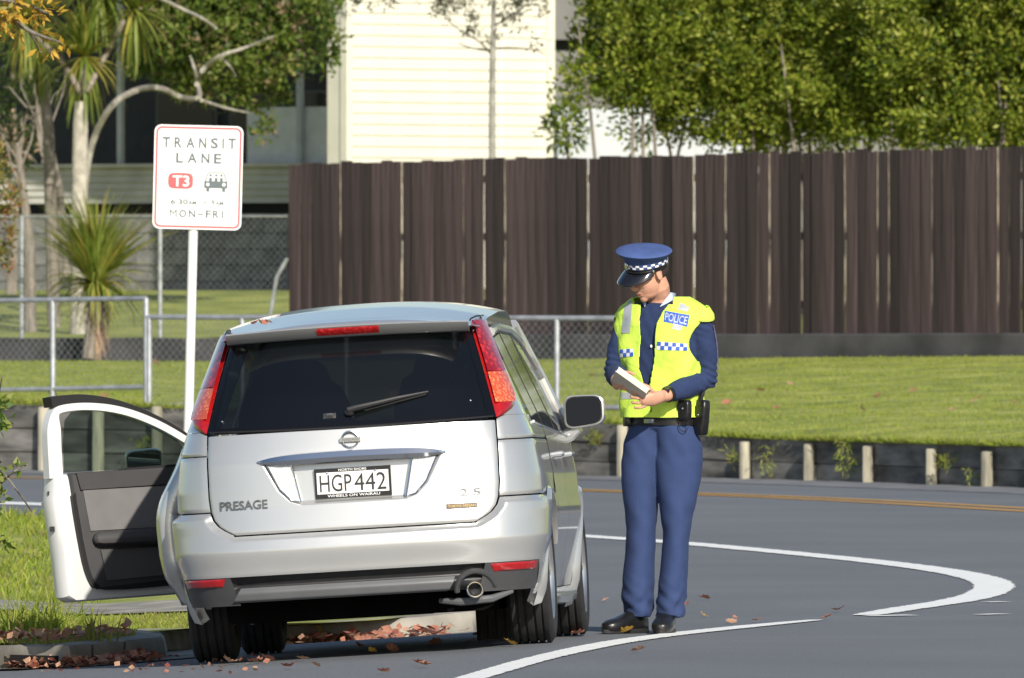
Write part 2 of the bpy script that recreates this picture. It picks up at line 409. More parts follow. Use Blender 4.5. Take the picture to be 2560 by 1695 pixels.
# far kerb and channel in front of the wall
b = MB(); rings = []
for s in np.linspace(0, wlen[-1], 60):
    p, h = wall_at(s); q = wall_at(min(s + 0.2, wlen[-1]))[0] - wall_at(max(s - 0.2, 0))[0]; q.z = 0; q.normalize(); o = Vector((q.y, -q.x, 0))
    if o.y > 0: o = -o
    rings.append([Vector((p.x, p.y, 0)) + o * a_ + Vector((0, 0, z_)) for a_, z_ in ((-0.1, 0.02), (0.25, 0.012), (0.75, 0.010), (0.82, 0.004))])
b.loft(rings, False, False); tag(b.build('far_gutter', M('gutter_grey', (0.17, 0.175, 0.19), 0.9, var=0.25, scale=2.5, detail=8)), kind='structure')

# fence line (right end nearer): base pixel rows read off the photograph
FR, FL = W(2368, 767, 137.0), W(672, 775, 144.0)
fd = (FR - FL); fd.z = 0; fd.normalize()
FRx = FR + fd * 6.0; FLx = FL - Vector((fd.x, fd.y * 0.55, 0)).normalized() * 7.5
def back_line(u):                                # u over the wall parameter -> foot of the plinth
    t = u / NW
    if t < 0.45: p = FLx.lerp(FL, t / 0.45); z = 0.80 + 0.03 * t
    else: p = FL.lerp(FRx, (t - 0.45) / 0.55); z = 0.815 + 0.16 * (t - 0.45) / 0.55
    return Vector((p.x, p.y - 0.35, z))
def bank(u, v):
    a, h = wline(u); c = back_line(u)
    za = h + 0.0; z = za + (c.z - za) * (v ** 0.8)
    p = a.lerp(c, v); p.z = z + 0.02 * math.sin(p.x * 3.1 + p.y) * math.sin(p.y * 1.3) * min(1, 6 * v * (1 - v) + .1); p.y += 0.1 * (1 - v)
    return p
b = MB(); b.grid(90, 60, lambda i, j_: bank(i * NW, j_)); tag(b.build('grass_bank', turf), kind='structure')
for end_, sg_ in ((0, -1), (NW, 1)):                # the bank and wall run on beyond the frame on both sides
    a_, h_ = wline(end_); c_ = back_line(end_); dv = Vector((sg_ * 16, -3.2 * sg_ if sg_ > 0 else 1.0, 0)); b = MB()
    b.add([(a_.x, a_.y + .1, h_), (a_.x + dv.x, a_.y + dv.y + .1, h_), (c_.x + dv.x, c_.y + dv.y, c_.z), (c_.x, c_.y, c_.z), (a_.x, a_.y + .1, -.1), (a_.x + dv.x, a_.y + dv.y + .1, -.1), (c_.x + dv.x, c_.y + dv.y + 60, c_.z + .3), (c_.x, c_.y + 60, c_.z + .3)], [(0, 1, 2, 3), (4, 5, 1, 0), (3, 2, 6, 7)])
    tag(b.build('side_bank', turf, None, False), kind='structure')
def yard(i, j_):
    p = back_line(i * NW); y = p.y + 0.2 + j_ * 70
    x = p.x + (i - 0.5) * 40 * j_
    z = p.z + 0.22 + 0.5 * sst(0.0, 0.3, j_) ; return Vector((x, y, z))
b = MB(); b.grid(60, 40, yard); tag(b.build('yard', turf), kind='structure')

# concrete plinth under the fence, running on to the left
pl = thing('concrete_plinth', 'dark stained concrete footing wall under the timber fence', 'wall', FL)
def plinth(a, c, za, zc, ta, tc_, nm):
    bb = MB(); d = c - a; d.z = 0; d.normalize(); o = Vector((-d.y, d.x, 0)); 
    if o.y < 0: o = -o
    n = 24; rings = []
    for k in range(n + 1):
        t = k / n; p = a.lerp(c, t); z0 = za + (zc - za) * t - 0.2; z1 = ta + (tc_ - ta) * t + random.uniform(-.006, .006)
        rings.append([Vector((p.x, p.y, z0)) - o * 0.12, Vector((p.x, p.y, z1 - .015)) - o * 0.12, Vector((p.x, p.y, z1)) - o * 0.10, Vector((p.x, p.y, z1)) + o * 0.05, Vector((p.x, p.y, z0)) + o * 0.05])
    bb.loft(rings); return bb.build(nm, concrete_dark, pl, True, FL)
plinth(FL, FRx, 0.815, 0.975, FL.z, FR.z + 0.02, 'wall')
plinth(FLx, FL - Vector((0.02, 0, 0)), 0.80, 0.81, 1.05, FL.z - 0.03, 'wall')

# timber paling fence
stain = M('fence_stain', (0.034, 0.021, 0.022), 0.8, var=0.5, scale=2.6, bump=0.4, bscale=40, detail=12, rnd=0.55, stretch=(9, 9, 0.5), col2=(0.048, 0.033, 0.035))
raw = M('raw_timber', (0.06, 0.045, 0.042), 0.85, var=0.2, scale=3.2, col2=(0.40, 0.34, 0.26), stretch=(2, 2, 1), detail=6, rnd=0.3, thr=(0.46, 0.60))
fence = thing('timber_fence', 'tall dark brown timber paling fence across the background', 'fence', FL)
flen = (FRx - FL).length; fang = math.atan2(fd.y, fd.x); pw = 0.148
pal = []
for vi in range(7):
    b = MB(); h = 1.0; bend = random.uniform(-.006, .006)
    rings = []
    for k in range(5):
        t = k / 4; x = bend * math.sin(math.pi * t) + random.uniform(-.0015, .0015)
        hw = pw / 2 - random.uniform(0.001, 0.006)
        rings.append([(x - hw, 0, t), (x + hw, 0, t), (x + hw, 0.019, t), (x - hw, 0.019, t)])
    b.loft(rings); b.m = [1 if (i % 4 == 1 and i < 16) else 0 for i in range(len(b.f))]
    pal.append(b.mesh('paling', [stain, raw if vi % 3 == 1 else stain], False)); fix_normals(pal[-1])
n_p = int(flen / pw)
for k in range(n_p):
    t = (k + 0.5) * pw / flen; p = FL.lerp(FRx, t)
    ht = np.interp(t * flen, [0, (FR - FL).length, flen], [1.822, 1.895, 1.93]) + random.uniform(-.022, .014)
    proud = random.choice([0, 0.003, 0.007, 0.012, 0.018, 0.026]) 
    o = inst(random.choice(pal), 'paling', fence, (p.x - FL.x - fd.y * -0.0 - (-fd.y) * 0, p.y - FL.y, p.z - FL.z - 0.01), fang + random.uniform(-.03, .03))
    o.location.x += fd.y * proud; o.location.y -= fd.x * proud
    o.scale = (random.uniform(0.99, 1.05), 1, ht)
for zr in (0.3, 1.0, 1.6):
    b = MB(); mid = FL.lerp(FRx, 0.5); rot = Matrix.Rotation(fang, 3, 'Z')
    b.box(mid + Vector((-fd.y * 0.05, fd.x * 0.05, zr)), (flen / 2, 0.022, 0.04), rot); b.build('rail', stain, fence, False, FL)

# galvanised pipe railing on the retaining wall, stepped panels with chain-link infill
def chainlink(bb, P, su, sv_, pitch=0.055, r_=0.0016):
    """P(u,v) maps metres to space; wires run on both diagonals"""
    for sg in (1, -1):
        k = -sv_ if sg == 1 else 0.0
        end = su if sg == 1 else su + sv_
        while k < end:
            if sg == 1: u0, u1 = max(k, 0), min(k + sv_, su); v0, v1 = u0 - k, u1 - k
            else: u0, u1 = min(k, su), max(k - sv_, 0); v0, v1 = k - u0, k - u1
            if abs(u1 - u0) > 0.01: bb.tube([P(u0, v0), P(u1, v1)], r_, 3, False)
            k += pitch * 1.35
def railing(name, label, xa, xb, ytop_a, ytop_b, ybot_a, ybot_b, posts, off=0.35):
    sa, sb = s_of_px(xa), s_of_px(xb)
    A, B = wall_at(sa)[0] + Vector((0, off, 0)), wall_at(sb)[0] + Vector((0, off, 0))
    def pt(x, y):
        t = (x - xa) / (xb - xa)
        # x measured in the image: find the point of the line A-B seen there
        X0 = x * K - 1280; d = B - A; den = d.x * F_PX - X0 * d.y
        tt = (X0 * A.y - A.x * F_PX) / den; p = A + d * tt; z = CAM_H - (y * K - HOR) * p.y / F_PX
        return Vector((p.x, p.y, z))
    o = thing(name, label, 'railing', (A.x, A.y, 0.5))
    org = Vector((A.x, A.y, 0.5))
    yt = lambda x: ytop_a + (ytop_b - ytop_a) * (x - xa) / (xb - xa); yb = lambda x: ybot_a + (ybot_b - ybot_a) * (x - xa) / (xb - xa)
    for nm, f in (('top_rail', yt), ('bottom_rail', yb)):
        bb = MB(); bb.tube([pt(xa, f(xa)), pt(xb, f(xb))], 0.023, 10); bb.build(nm, galv, o, True, org)
    for x in posts:
        bb = MB(); q = pt(x, yb(x)); tp = pt(x, yt(x)); bb.tube([(q.x, q.y, q.z - 0.3), tp], 0.025, 10); bb.build('post', galv, o, True, org)
    bb = MB(); p00, p10, p01, p11 = pt(xa, yb(xa)), pt(xb, yb(xb)), pt(xa, yt(xa)), pt(xb, yt(xb)); su, s_v = (p10 - p00).length, (p01 - p00).length
    def P(u, v):
        a = p00.lerp(p10, u / su); c = p01.lerp(p11, u / su); return a.lerp(c, v / s_v)
    chainlink(bb, P, su, s_v); bb.build('chain_link', galv, o, True, org, fix=False)
railing('pipe_railing', 'grey pipe railing panel with chain-link at far left, set higher', -150, 338, 697, 690, 905, 895, (-120, 122, 338))
railing('pipe_railing', 'long grey pipe railing behind the car, reaching the officer', 340, 1470, 733, 736, 937, 943, (345, 560, 800, 1050, 1288, 1466))

# taller chain-link fence at the top of the bank, left of the timber fence
cf = thing('chain_link_fence', 'tall chain-link fence with thin pipe posts left of timber fence', 'fence', (FLx.x, FLx.y, 1.05))
org = Vector((FLx.x, FLx.y, 1.05))
cA, cB = FLx + Vector((0, 0.0, 0)), FL + Vector((-0.15, 0, 0))
def cpt(t, y):
    p = cA.lerp(cB, t); return Vector((p.x, p.y, CAM_H - (y * K - HOR) * p.y / F_PX))
def ct(xd):
    X0 = xd * K - 1280; d = cB - cA; return (X0 * cA.y - cA.x * F_PX) / (d.x * F_PX - X0 * d.y)
for x in (50, 370, 625):
    bb = MB(); t = ct(x)
    if x == 625: bb.tube([cpt(ct(617), 775), cpt(ct(640), 640), cpt(ct(664), 598)], 0.022, 8); bb.build('brace', galv, cf, True, org); continue
    bb.tube([cpt(t, 785), cpt(t, 500)], 0.024, 8); bb.build('post', galv, cf, True, org)
bb = MB(); bb.tube([cpt(0, 503), cpt(ct(664), 500)], 0.012, 6); bb.build('top_wire', galv, cf, True, org)
bb = MB(); p00, p10, p01, p11 = cpt(0, 775), cpt(ct(664), 775), cpt(0, 503), cpt(ct(664), 500); su, s_v = (p10 - p00).length, (p01 - p00).length
chainlink(bb, lambda u, v: p00.lerp(p10, u / su).lerp(p01.lerp(p11, u / su), v / s_v), su, s_v, 0.06, 0.0016)
bb.build('chain_link', galv, cf, True, org, fix=False)

# ---- houses
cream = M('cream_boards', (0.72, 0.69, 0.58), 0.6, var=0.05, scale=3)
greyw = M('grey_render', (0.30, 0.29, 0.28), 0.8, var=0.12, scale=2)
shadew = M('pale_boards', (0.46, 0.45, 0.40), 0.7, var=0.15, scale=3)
dark_glass = M('window_glass', (0.012, 0.014, 0.018), 0.08, var=0, spec=0.6)
blocks = M('concrete_block', (0.19, 0.185, 0.18), 0.92, var=0.3, scale=4, bump=0.3, rnd=0.2, detail=8)
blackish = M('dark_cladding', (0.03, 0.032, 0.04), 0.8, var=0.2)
def wall_frame(A, ang):                          # local x along the wall, y into it (away from the viewer)
    r_ = Matrix.Rotation(ang, 3, 'Z'); return lambda x, y, z: Vector(A) + r_ @ Vector((x, y, 0)) + Vector((0, 0, z))
def bbox_(mb, f, x0, x1, y0, y1, z0, z1, mi=None):
    c = [f(x0, y0, z0), f(x1, y0, z0), f(x1, y1, z0), f(x0, y1, z0), f(x0, y0, z1), f(x1, y0, z1), f(x1, y1, z1), f(x0, y1, z1)]
    mb.add(c, [(3, 2, 1, 0), (4, 5, 6, 7), (0, 1, 5, 4), (1, 2, 6, 5), (2, 3, 7, 6), (3, 0, 4, 7)], mi)
# cream weatherboard house: its lit wall turns towards the sun
hA = W(800, 360, 163.0); hB = W(1282, 360, 165.4); hB = Vector((hB.x, hA.y + (hB.x - hA.x) * 0.95, 0)); hA = Vector((hA.x, hA.y, 0))
hl = (hB - hA).length; hang = math.atan2(hB.y - hA.y, hB.x - hA.x); hf = wall_frame(hA, hang)
house = thing('cream_house', 'cream weatherboard house gable wall in full sun behind the fence', 'house', hA)
b = MB(); bbox_(b, hf, 0.02, hl - 0.02, 0.04, 0.35, 0.8, 7.2); b.build('wall', cream, house, False, hA)
bm_ = MB(); z = 2.2; rows = []
while z < 7.2: rows.append(z); z += 0.133
b = MB()
f0 = lambda x, y, z_: Matrix.Rotation(hang, 3, 'Z') @ Vector((x, y, 0)) + Vector((0, 0, z_))
b.add([f0(0.08, 0.012, 0), f0(hl - 0.12, 0.012, 0), f0(hl - 0.12, 0.034, 0.155), f0(0.08, 0.034, 0.155), f0(0.08, 0.039, 0), f0(hl - 0.12, 0.039, 0), f0(hl - 0.12, 0.039, 0.155), f0(0.08, 0.039, 0.155)],
      [(0, 1, 2, 3), (0, 4, 5, 1), (1, 5, 6, 2), (2, 6, 7, 3), (3, 7, 4, 0)])
bme = b.mesh('weatherboard', cream, False); fix_normals(bme)
for z in rows: inst(bme, 'weatherboard', house, (0, 0, z))
for x0, x1 in ((0.0, 0.09), (hl - 0.13, hl)):
    b = MB(); bbox_(b, hf, x0, x1, -0.012, 0.1, 0.8, 7.2); b.build('corner_board', cream, house, False, hA)
b = MB(); bbox_(b, hf, -0.5, hl + 0.5, -0.5, 5, 7.2, 7.35); b.build('roof', blackish, house, False, hA)
# grey house behind on the right
gA = W(1270, 300, 178); gA.z = 0; gf = wall_frame(gA, R(-30)); gh = thing('grey_house', 'grey rendered house wall with dark band between cream house and hedge', 'house', gA)
def zpx(y, Y): return CAM_H - (y * K - HOR) * Y / F_PX
b = MB(); bbox_(b, gf, -0.5, 6.5, 0, 5, 1.0, zpx(118, 178)); bbox_(b, gf, -0.5, 6.5, -0.12, 5, zpx(92, 178), 8.0); b.build('wall', greyw, gh, False, gA)
b = MB(); bbox_(b, gf, -0.5, 6.5, 0.05, 4.9, zpx(118, 178), zpx(92, 178)); b.build('dark_band', blackish, gh, False, gA)
# pale sunlit yard wall seen between the hedge stems
yA = W(1290, 345, 160); yA.z = 0; yf = wall_frame(yA, R(20)); b = MB(); bbox_(b, yf, 0, 2.6, 0, 0.15, 1.0, zpx(250, 160))
yw = b.build('yard_wall', M('white_wall', (0.50, 0.52, 0.55), 0.7, var=0.08), None, False, yA); tag(yw, 'white sunlit yard wall glimpsed between hedge stems above the fence', 'wall')
# house on the left in shade: block base, board band, dark windows
lA = W(-60, 640, 172.0); lA.z = 0; lf = wall_frame(lA, R(-36)); lY = 168.0
lh = thing('shaded_house', 'shaded house with block base, pale boards and dark windows at left', 'house', lA)
def lpt(xd):                                     # distance along the left house wall at an image column
    X0 = xd * K - 1280; d = Vector((math.cos(R(-36)), math.sin(R(-36)))); return (X0 * lA.y - lA.x * F_PX) / (d.x * F_PX - X0 * d.y)
lx1 = lpt(800); 
def lz(y, xd=350): p = lf(lpt(xd), 0, 0); return zpx(y, p.y)
z_b0, z_b1 = 1.2, lz(502); bw_, bh_ = 0.40, 0.20
b = MB(); bbox_(b, lf, 0, lpt(664) + .6, 0.03, 0.3, z_b0, z_b1 - 0.004); b.build('block_core', M('mortar', (0.10, 0.10, 0.10), 0.95, var=0.2), lh, False, lA)
r36 = Matrix.Rotation(R(-36), 3, 'Z')
b = MB(); b.box((0, 0, 0), (bw_ / 2 - 0.006, 0.05, bh_ / 2 - 0.006), r36); blk = b.mesh('block', blocks, False)
row = 0; z = z_b1 - bh_ / 2
while z > z_b0:
    x = (row % 2) * bw_ / 2
    while x < lpt(664) + .5:
        p = r36 @ Vector((x, 0.02, 0)); inst(blk, 'block', lh, (p.x, p.y, z)); x += bw_
    z -= bh_; row += 1
b = MB(); bbox_(b, lf, -0.1, lpt(664) + .7, -0.05, 0.3, z_b1 + .002, lz(495)); b.build('ledge', concrete, lh, False, lA)
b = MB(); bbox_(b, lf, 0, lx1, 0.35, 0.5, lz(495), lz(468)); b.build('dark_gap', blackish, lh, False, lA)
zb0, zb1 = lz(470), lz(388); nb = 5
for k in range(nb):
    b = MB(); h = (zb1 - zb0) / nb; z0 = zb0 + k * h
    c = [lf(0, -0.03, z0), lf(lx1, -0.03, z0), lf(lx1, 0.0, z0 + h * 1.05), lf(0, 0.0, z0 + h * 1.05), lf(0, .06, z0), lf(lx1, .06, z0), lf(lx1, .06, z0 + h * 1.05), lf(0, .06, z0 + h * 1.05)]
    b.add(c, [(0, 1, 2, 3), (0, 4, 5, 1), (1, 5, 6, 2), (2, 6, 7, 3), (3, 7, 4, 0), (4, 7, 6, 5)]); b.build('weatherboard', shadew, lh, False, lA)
b = MB(); bbox_(b, lf, -0.05, lx1, -0.09, 0.08, zb1 + .006, zb1 + 0.05); b.build('cap_rail', shadew, lh, False, lA)
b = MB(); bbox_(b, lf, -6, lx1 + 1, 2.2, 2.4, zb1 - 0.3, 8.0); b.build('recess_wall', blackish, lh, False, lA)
b = MB(); bbox_(b, lf, 0, lx1 + 1, 0.0, 2.3, lz(-60), lz(-100)); b.build('soffit', shadew, lh, False, lA)
for x in (275, 690): 
    b = MB(); u = lpt(x); bbox_(b, lf, u - .035, u + .035, 0.0, 0.07, zb1 + .05, lz(-60)); b.build('veranda_post', M('post_grey', (0.40, 0.42, 0.44), 0.6, var=.1), lh, False, lA)
for x0, x1 in ((120, 262), (290, 420), (430, 540)):
    w_ = thing('x', None, None) if False else None
    b = MB(); u0, u1 = lpt(x0), lpt(x1); bbox_(b, lf, u0, u1, 2.14, 2.19, zb1 + .1, lz(205)); wf = b.build('window', M('frame_dark', (0.06, 0.065, 0.07), 0.4, var=0), lh, False, lA)
    b = MB(); bbox_(b, lf, u0 + .05, u1 - .05, 2.125, 2.139, zb1 + .15, lz(212)); b.build('pane', dark_glass, wf, False, lA)
# pale end wall of that house (blue-grey in open shade)
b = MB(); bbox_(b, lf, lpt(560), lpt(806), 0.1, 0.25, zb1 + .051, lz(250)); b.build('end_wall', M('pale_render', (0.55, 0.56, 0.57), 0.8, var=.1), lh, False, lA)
# ================================================================ VEGETATION
def leafmat(nm, col, var=0.25, tr=0.35): return M(nm, col, 0.5, var=var, scale=3.0, spec=0.35, transl=tr)
def kites(P, D, Nn, L, Wd, fold=0.0):
    """leaf blades as kites: base points P, unit directions D, unit side vectors Nn"""
    L = np.asarray(L)[:, None]; Wd = np.asarray(Wd)[:, None]
    a = P; c = P + D * L; m1 = P + D * L * 0.45 + Nn * Wd * 0.5; m2 = P + D * L * 0.45 - Nn * Wd * 0.5
    return np.stack([a, m1, c, m2], 1).reshape(-1, 3)
def unit(v): return v / (np.linalg.norm(v, axis=1, keepdims=True) + 1e-9)
def clumps(lobes, n_cl, per, r_cl, L, Wd, up=0.25, shell=0.35, squash=1.0):
    """leaves in clumps spread through ellipsoid lobes (centre, radii)"""
    vol = np.array([r[0] * r[1] * r[2] for _, r in lobes]); vol = vol / vol.sum(); out = []; 
    for (c, r), fr in zip(lobes, vol):
        k = max(1, int(n_cl * fr)); d = unit(RNG.normal(size=(k, 3))); rad = RNG.uniform(shell, 1.0, k) ** 0.5
        cc = np.array(c) + d * rad[:, None] * np.array(r)
        cc = np.repeat(cc, per, 0); dd_ = np.repeat(d, per, 0)
        off = unit(RNG.normal(size=cc.shape)) * (RNG.uniform(0.1, 1, len(cc))[:, None]) * r_cl * RNG.uniform(.7, 1.3)
        off[:, 2] *= squash
        P = cc + off; D = unit(off / r_cl + dd_ * 0.6 + RNG.normal(size=P.shape) * 0.5 + np.array([0, 0, up]))
        S = unit(np.cross(D, RNG.normal(size=P.shape)))
        out.append(kites(P, D, S, RNG.uniform(L * .6, L * 1.25, len(P)), RNG.uniform(Wd * .7, Wd * 1.2, len(P))))
    return np.concatenate(out)
def crown(o, org, V, mats, weights, name='crown', per=30):
    n = len(V) // 4; idx = RNG.choice(len(mats), n, p=weights); cl = np.repeat(RNG.choice(len(mats), n // per + 1, p=weights), per)[:n]; idx = np.where(RNG.random(n) < .55, cl, idx); return np_quads(name, V, mats, idx, o, org)
bark = M('bark', (0.22, 0.19, 0.16), 0.9, var=0.4, scale=8, bump=0.6, bscale=20, stretch=(3, 3, 0.7))
pale_bark = M('pale_bark', (0.40, 0.37, 0.31), 0.9, var=0.35, scale=10, bump=0.6, bscale=30)
dead_leaf = M('dead_strap', (0.34, 0.23, 0.15), 0.9, var=0.35, scale=4)

# ---- short grass on the bank and verge: blades, one mass each
gb = [leafmat('blade_a', (0.24, 0.32, 0.038), .2, .4), leafmat('blade_b', (0.33, 0.365, 0.06), .2, .4), leafmat('blade_c', (0.28, 0.25, 0.08), .2, .4)]
def blades(P, h, wd, lean=0.5):
    n = len(P); D = unit(np.stack([RNG.normal(0, lean, n), RNG.normal(0, lean, n), np.ones(n)], 1)); S = unit(np.cross(D, RNG.normal(size=(n, 3))))
    return kites(P, D, S, RNG.uniform(h * .5, h * 1.3, n), np.full(n, wd))
nb_ = 90000; U = RNG.uniform(0.02, 0.98, nb_) * NW; Vv = RNG.uniform(0, 1, nb_) ** 0.9
P = np.array([bank(u, v) for u, v in zip(U, Vv)])
o = np_quads('bank_grass', blades(P, 0.024, 0.009), gb, RNG.choice(3, nb_, p=[.5, .42, .08])); tag(o, 'short green grass covering the far bank', 'grass', kind='stuff')
# overhanging tufts at the wall top and weeds in the wall
U = RNG.uniform(0, 1, 9000) * NW; P = np.array([bank(u, 0.0) + Vector((0, random.uniform(-.06, .08), 0)) for u in U])
V1 = blades(P, 0.07, 0.010, 0.9); 
o = np_quads('wall_top_grass', V1, gb, RNG.choice(3, 9000, p=[.45, .4, .15])); tag(o, 'ragged grass fringe along the retaining wall top', 'grass', kind='stuff')
def weed(x, y, n, L, down=False, label=''):
    p, h = wall_at(s_of_px(x)); q = W(x, y, p.y - 0.02); org = Vector((q.x, q.y - 0.03, q.z)); V = []
    D = unit(np.stack([RNG.normal(0, .6, n), -np.abs(RNG.normal(.3, .3, n)), RNG.normal(-.7 if down else .5, .5, n)], 1)); P = np.array(org) + RNG.normal(0, .03, (n, 3)) * np.array([1.2, .3, 1])
    if down: P[:, 2] -= RNG.uniform(0, .25, n)
    o = np_quads('weed', kites(P, D, unit(np.cross(D, RNG.normal(size=(n, 3)))), RNG.uniform(L * .35, L * .7, n), np.full(n, .009)), gb, RNG.choice(3, n, p=[.4, .4, .2]), None, org); tag(o, label, 'weed')
weed(1775, 1025, 60, .12, True, 'thin yellowish weed trailing over retaining wall right of the officer')
weed(1955, 1020, 110, .14, True, 'largest trailing weed hanging down the retaining wall front')
weed(1700, 1060, 60, .15, False, 'grass tuft against the first pale post right of officer')
weed(2185, 1072, 70, .13, False, 'weed tuft growing beside the middle pale wall post')
weed(2245, 1080, 70, .12, True, 'weed tuft hanging right of the middle pale wall post')
weed(1375, 1015, 90, .12, False, 'green weed on the wall between car and officer')
weed(330, 1010, 120, .14, True, 'green weed trailing over wall seen through car door glass')

def verge_pts(n, x0, x1, y0, y1, cond=None):
    out = []
    while len(out) < n:
        x, y = random.uniform(x0, x1), random.uniform(y0, y1)
        if in_poly(x, y, vpoly) and (cond is None or cond(x, y)) and not (72.0 < y - 0.02 * x < 73.7): out.append((x, y, vz(x, y) - .005))
    return np.array(out)
P = verge_pts(26000, -3.4, -1.6, 64.6, 72); o = np_quads('verge_grass', blades(P, 0.036, 0.006, .7), gb, RNG.choice(3, 26000, p=[.28, .38, .34])); tag(o, 'short autumn grass on the verge behind the near kerb', 'grass', kind='stuff')
P = verge_pts(14000, -6.5, -2.2, 73.8, 90); o = np_quads('verge_grass', blades(P, 0.08, 0.012, .6), gb, RNG.choice(3, 14000, p=[.5, .4, .1])); tag(o, 'grass on the verge farther left beyond the footpath', 'grass', kind='stuff')
def tall_tuft(c, n, h, spread, label, mats=gb, wts=(.5, .4, .1), curve=True):
    """arching grass blades, each of three joined quads"""
    org = Vector(c); V = []; 
    for _ in range(n):
        p = org + Vector((random.gauss(0, spread), random.gauss(0, spread), 0)); hh = h * random.uniform(.5, 1.1); dr = Vector((random.gauss(0, .5), random.gauss(0, .5), 0)); wd = .006
        side = Vector((random.uniform(-1, 1), random.uniform(-.3, .3), 0)).normalized() * wd; pts = []
        for k in range(4):
            t = k / 3; pts.append(p + dr * hh * t * t + Vector((0, 0, hh * t * (1 - .35 * t * dr.length))))
        for k in range(3):
            w0, w1 = 1 - k / 3.2, 1 - (k + 1) / 3.2; V += [pts[k] - side * w0, pts[k] + side * w0, pts[k + 1] + side * w1, pts[k + 1] - side * w1]
    nf = len(V) // 4; o = np_quads('grass_tuft', np.array([list(v) for v in V]), list(mats), np.repeat(RNG.choice(3, n, p=wts), 3), None, org); tag(o, label, 'grass tuft'); return o
tall_tuft((-2.36, 67.2, vz(-2.36, 67.2)), 170, .30, .09, 'tall green grass tuft at the left edge below the shrub')
tall_tuft((-2.22, 68.0, vz(-2.22, 68)), 90, .20, .07, 'lower grass tuft close beside the open car door')
tall_tuft((-1.98, 65.75, vz(-1.98, 65.75)), 26, .17, .05, 'few dry grass stalks standing under the open car door', wts=(.1, .3, .6))

# ---- hedge behind the fence (right)
hm = [leafmat('hedge_a', (0.15, 0.205, 0.02), .3), leafmat('hedge_b', (0.26, 0.31, 0.035), .3), leafmat('hedge_c', (0.37, 0.39, 0.07), .25), leafmat('hedge_d', (0.05, 0.09, 0.012), .3)]
def hedge(x, Y, rx, ybot, ytop, label, dens=1.0, stems=5):
    base = W(x, 345, Y); base.z = 1.4; zt, zb0_ = zpx(ytop, Y), zpx(ybot, Y); rz_ = (zt - zb0_) / 2; o = thing('hedge_shrub', label, 'shrub', base, 'hedge shrubs behind the fence')
    c = (base.x, base.y, zb0_ + rz_); lobes = [(c, (rx, 1.0, rz_))]
    for _ in range(7): lobes.append(((c[0] + random.uniform(-.7, .7) * rx, c[1] + random.uniform(-.9, -.1), c[2] + random.uniform(-.6, .6) * rz_), (rx * .5, .6, rz_ * .5)))
    for dx in (-.75, -.25, .25, .75): lobes.append(((c[0] + dx * rx, c[1] - random.uniform(.2, .6), zb0_ + rz_ * random.uniform(.22, .4)), (rx * .42, .5, rz_ * .32)))
    V = clumps(lobes, int(600 * dens), 46, .17, .074, .038, up=.3, shell=.2); crown(o, base, V, hm, [.32, .34, .16, .18])
    for k in range(stems):
        b = MB(); x0 = base.x + random.uniform(-.5, .5) * rx; x1 = x0 + random.uniform(-.45, .45)
        b.tube([(x0, base.y - .4, 1.3), ((x0 + x1) / 2 + random.uniform(-.08, .08), base.y - .5, zb0_ - .1), (x1, base.y - .5, zb0_ + rz_ * .9)], [.026, .018, .010], 6); b.build('stem', bark, o, True, base)
hedge(1475, 147.5, .70, 250, -170, 'hedge shrub nearest the cream house, its tip leaning left', .9, 4)
hedge(1620, 148.0, .85, 335, -190, 'second hedge shrub from the cream house behind the fence', 1, 5)
hedge(1800, 147.5, .92, 350, -190, 'third hedge shrub from the cream house behind the fence', 1, 6)
hedge(1985, 147.0, .92, 345, -190, 'fourth hedge shrub, bare stems showing above the fence', 1, 6)
hedge(2170, 146.2, .92, 365, -190, 'fifth hedge shrub, dense down to the fence top', 1.1, 3)
hedge(2345, 145.6, .92, 368, -190, 'hedge shrub at the right edge, dense down to fence', 1.1, 3)
hedge(2510, 145.4, .92, 368, -190, 'hedge shrub cut by the right edge of the picture', .9, 2)
def small_bush(x, y, Y, r, label, mats, w_, n=60, L=.09, base_z=1.4):
    c = W(x, y, Y); base = Vector((c.x, c.y, base_z)); o = thing('bush', label, 'bush', base); crown(o, base, clumps([((c.x, c.y, c.z), r)], n, 22, .14, L, L * .45), mats, w_)
    b = MB(); b.tube([base, ((base.x + c.x) / 2 + .05, c.y, (base_z + c.z) / 2), (c.x, c.y, c.z)], [.04, .03, .015], 6); b.build('stem', bark, o, True, base)
small_bush(1310, 285, 157, (.22, .3, .28), 'small dark bush between cream house corner and hedge', hm, [.3, .2, .1, .4], 26)
# dark trees farther back close the view above the roofs
dk = [leafmat('far_a', (0.03, 0.055, 0.012), .3), leafmat('far_b', (0.06, 0.09, 0.018), .3)]
for i, (x, Y) in enumerate(((120, 196), (520, 194), (1500, 205), (1900, 204), (2300, 203))):
    c = W(x, -60, Y); base = Vector((c.x, c.y, 1.0)); o = thing('background_tree', ('dark tree at far left behind the shaded house', 'dark tree above the shaded house roof', 'dark tree behind the grey house', 'dark tree behind the middle of hedge', 'dark tree behind the right end of hedge')[i], 'tree', base)
    crown(o, base, clumps([((c.x, c.y, 4.6), (1.9, 1.2, 2.6))], 260, 22, .38, .24, .13), dk, [.6, .4])
    b = MB(); b.tube([base, (c.x, c.y, 4)], [.18, .12], 8); b.build('trunk', bark, o, True, base)

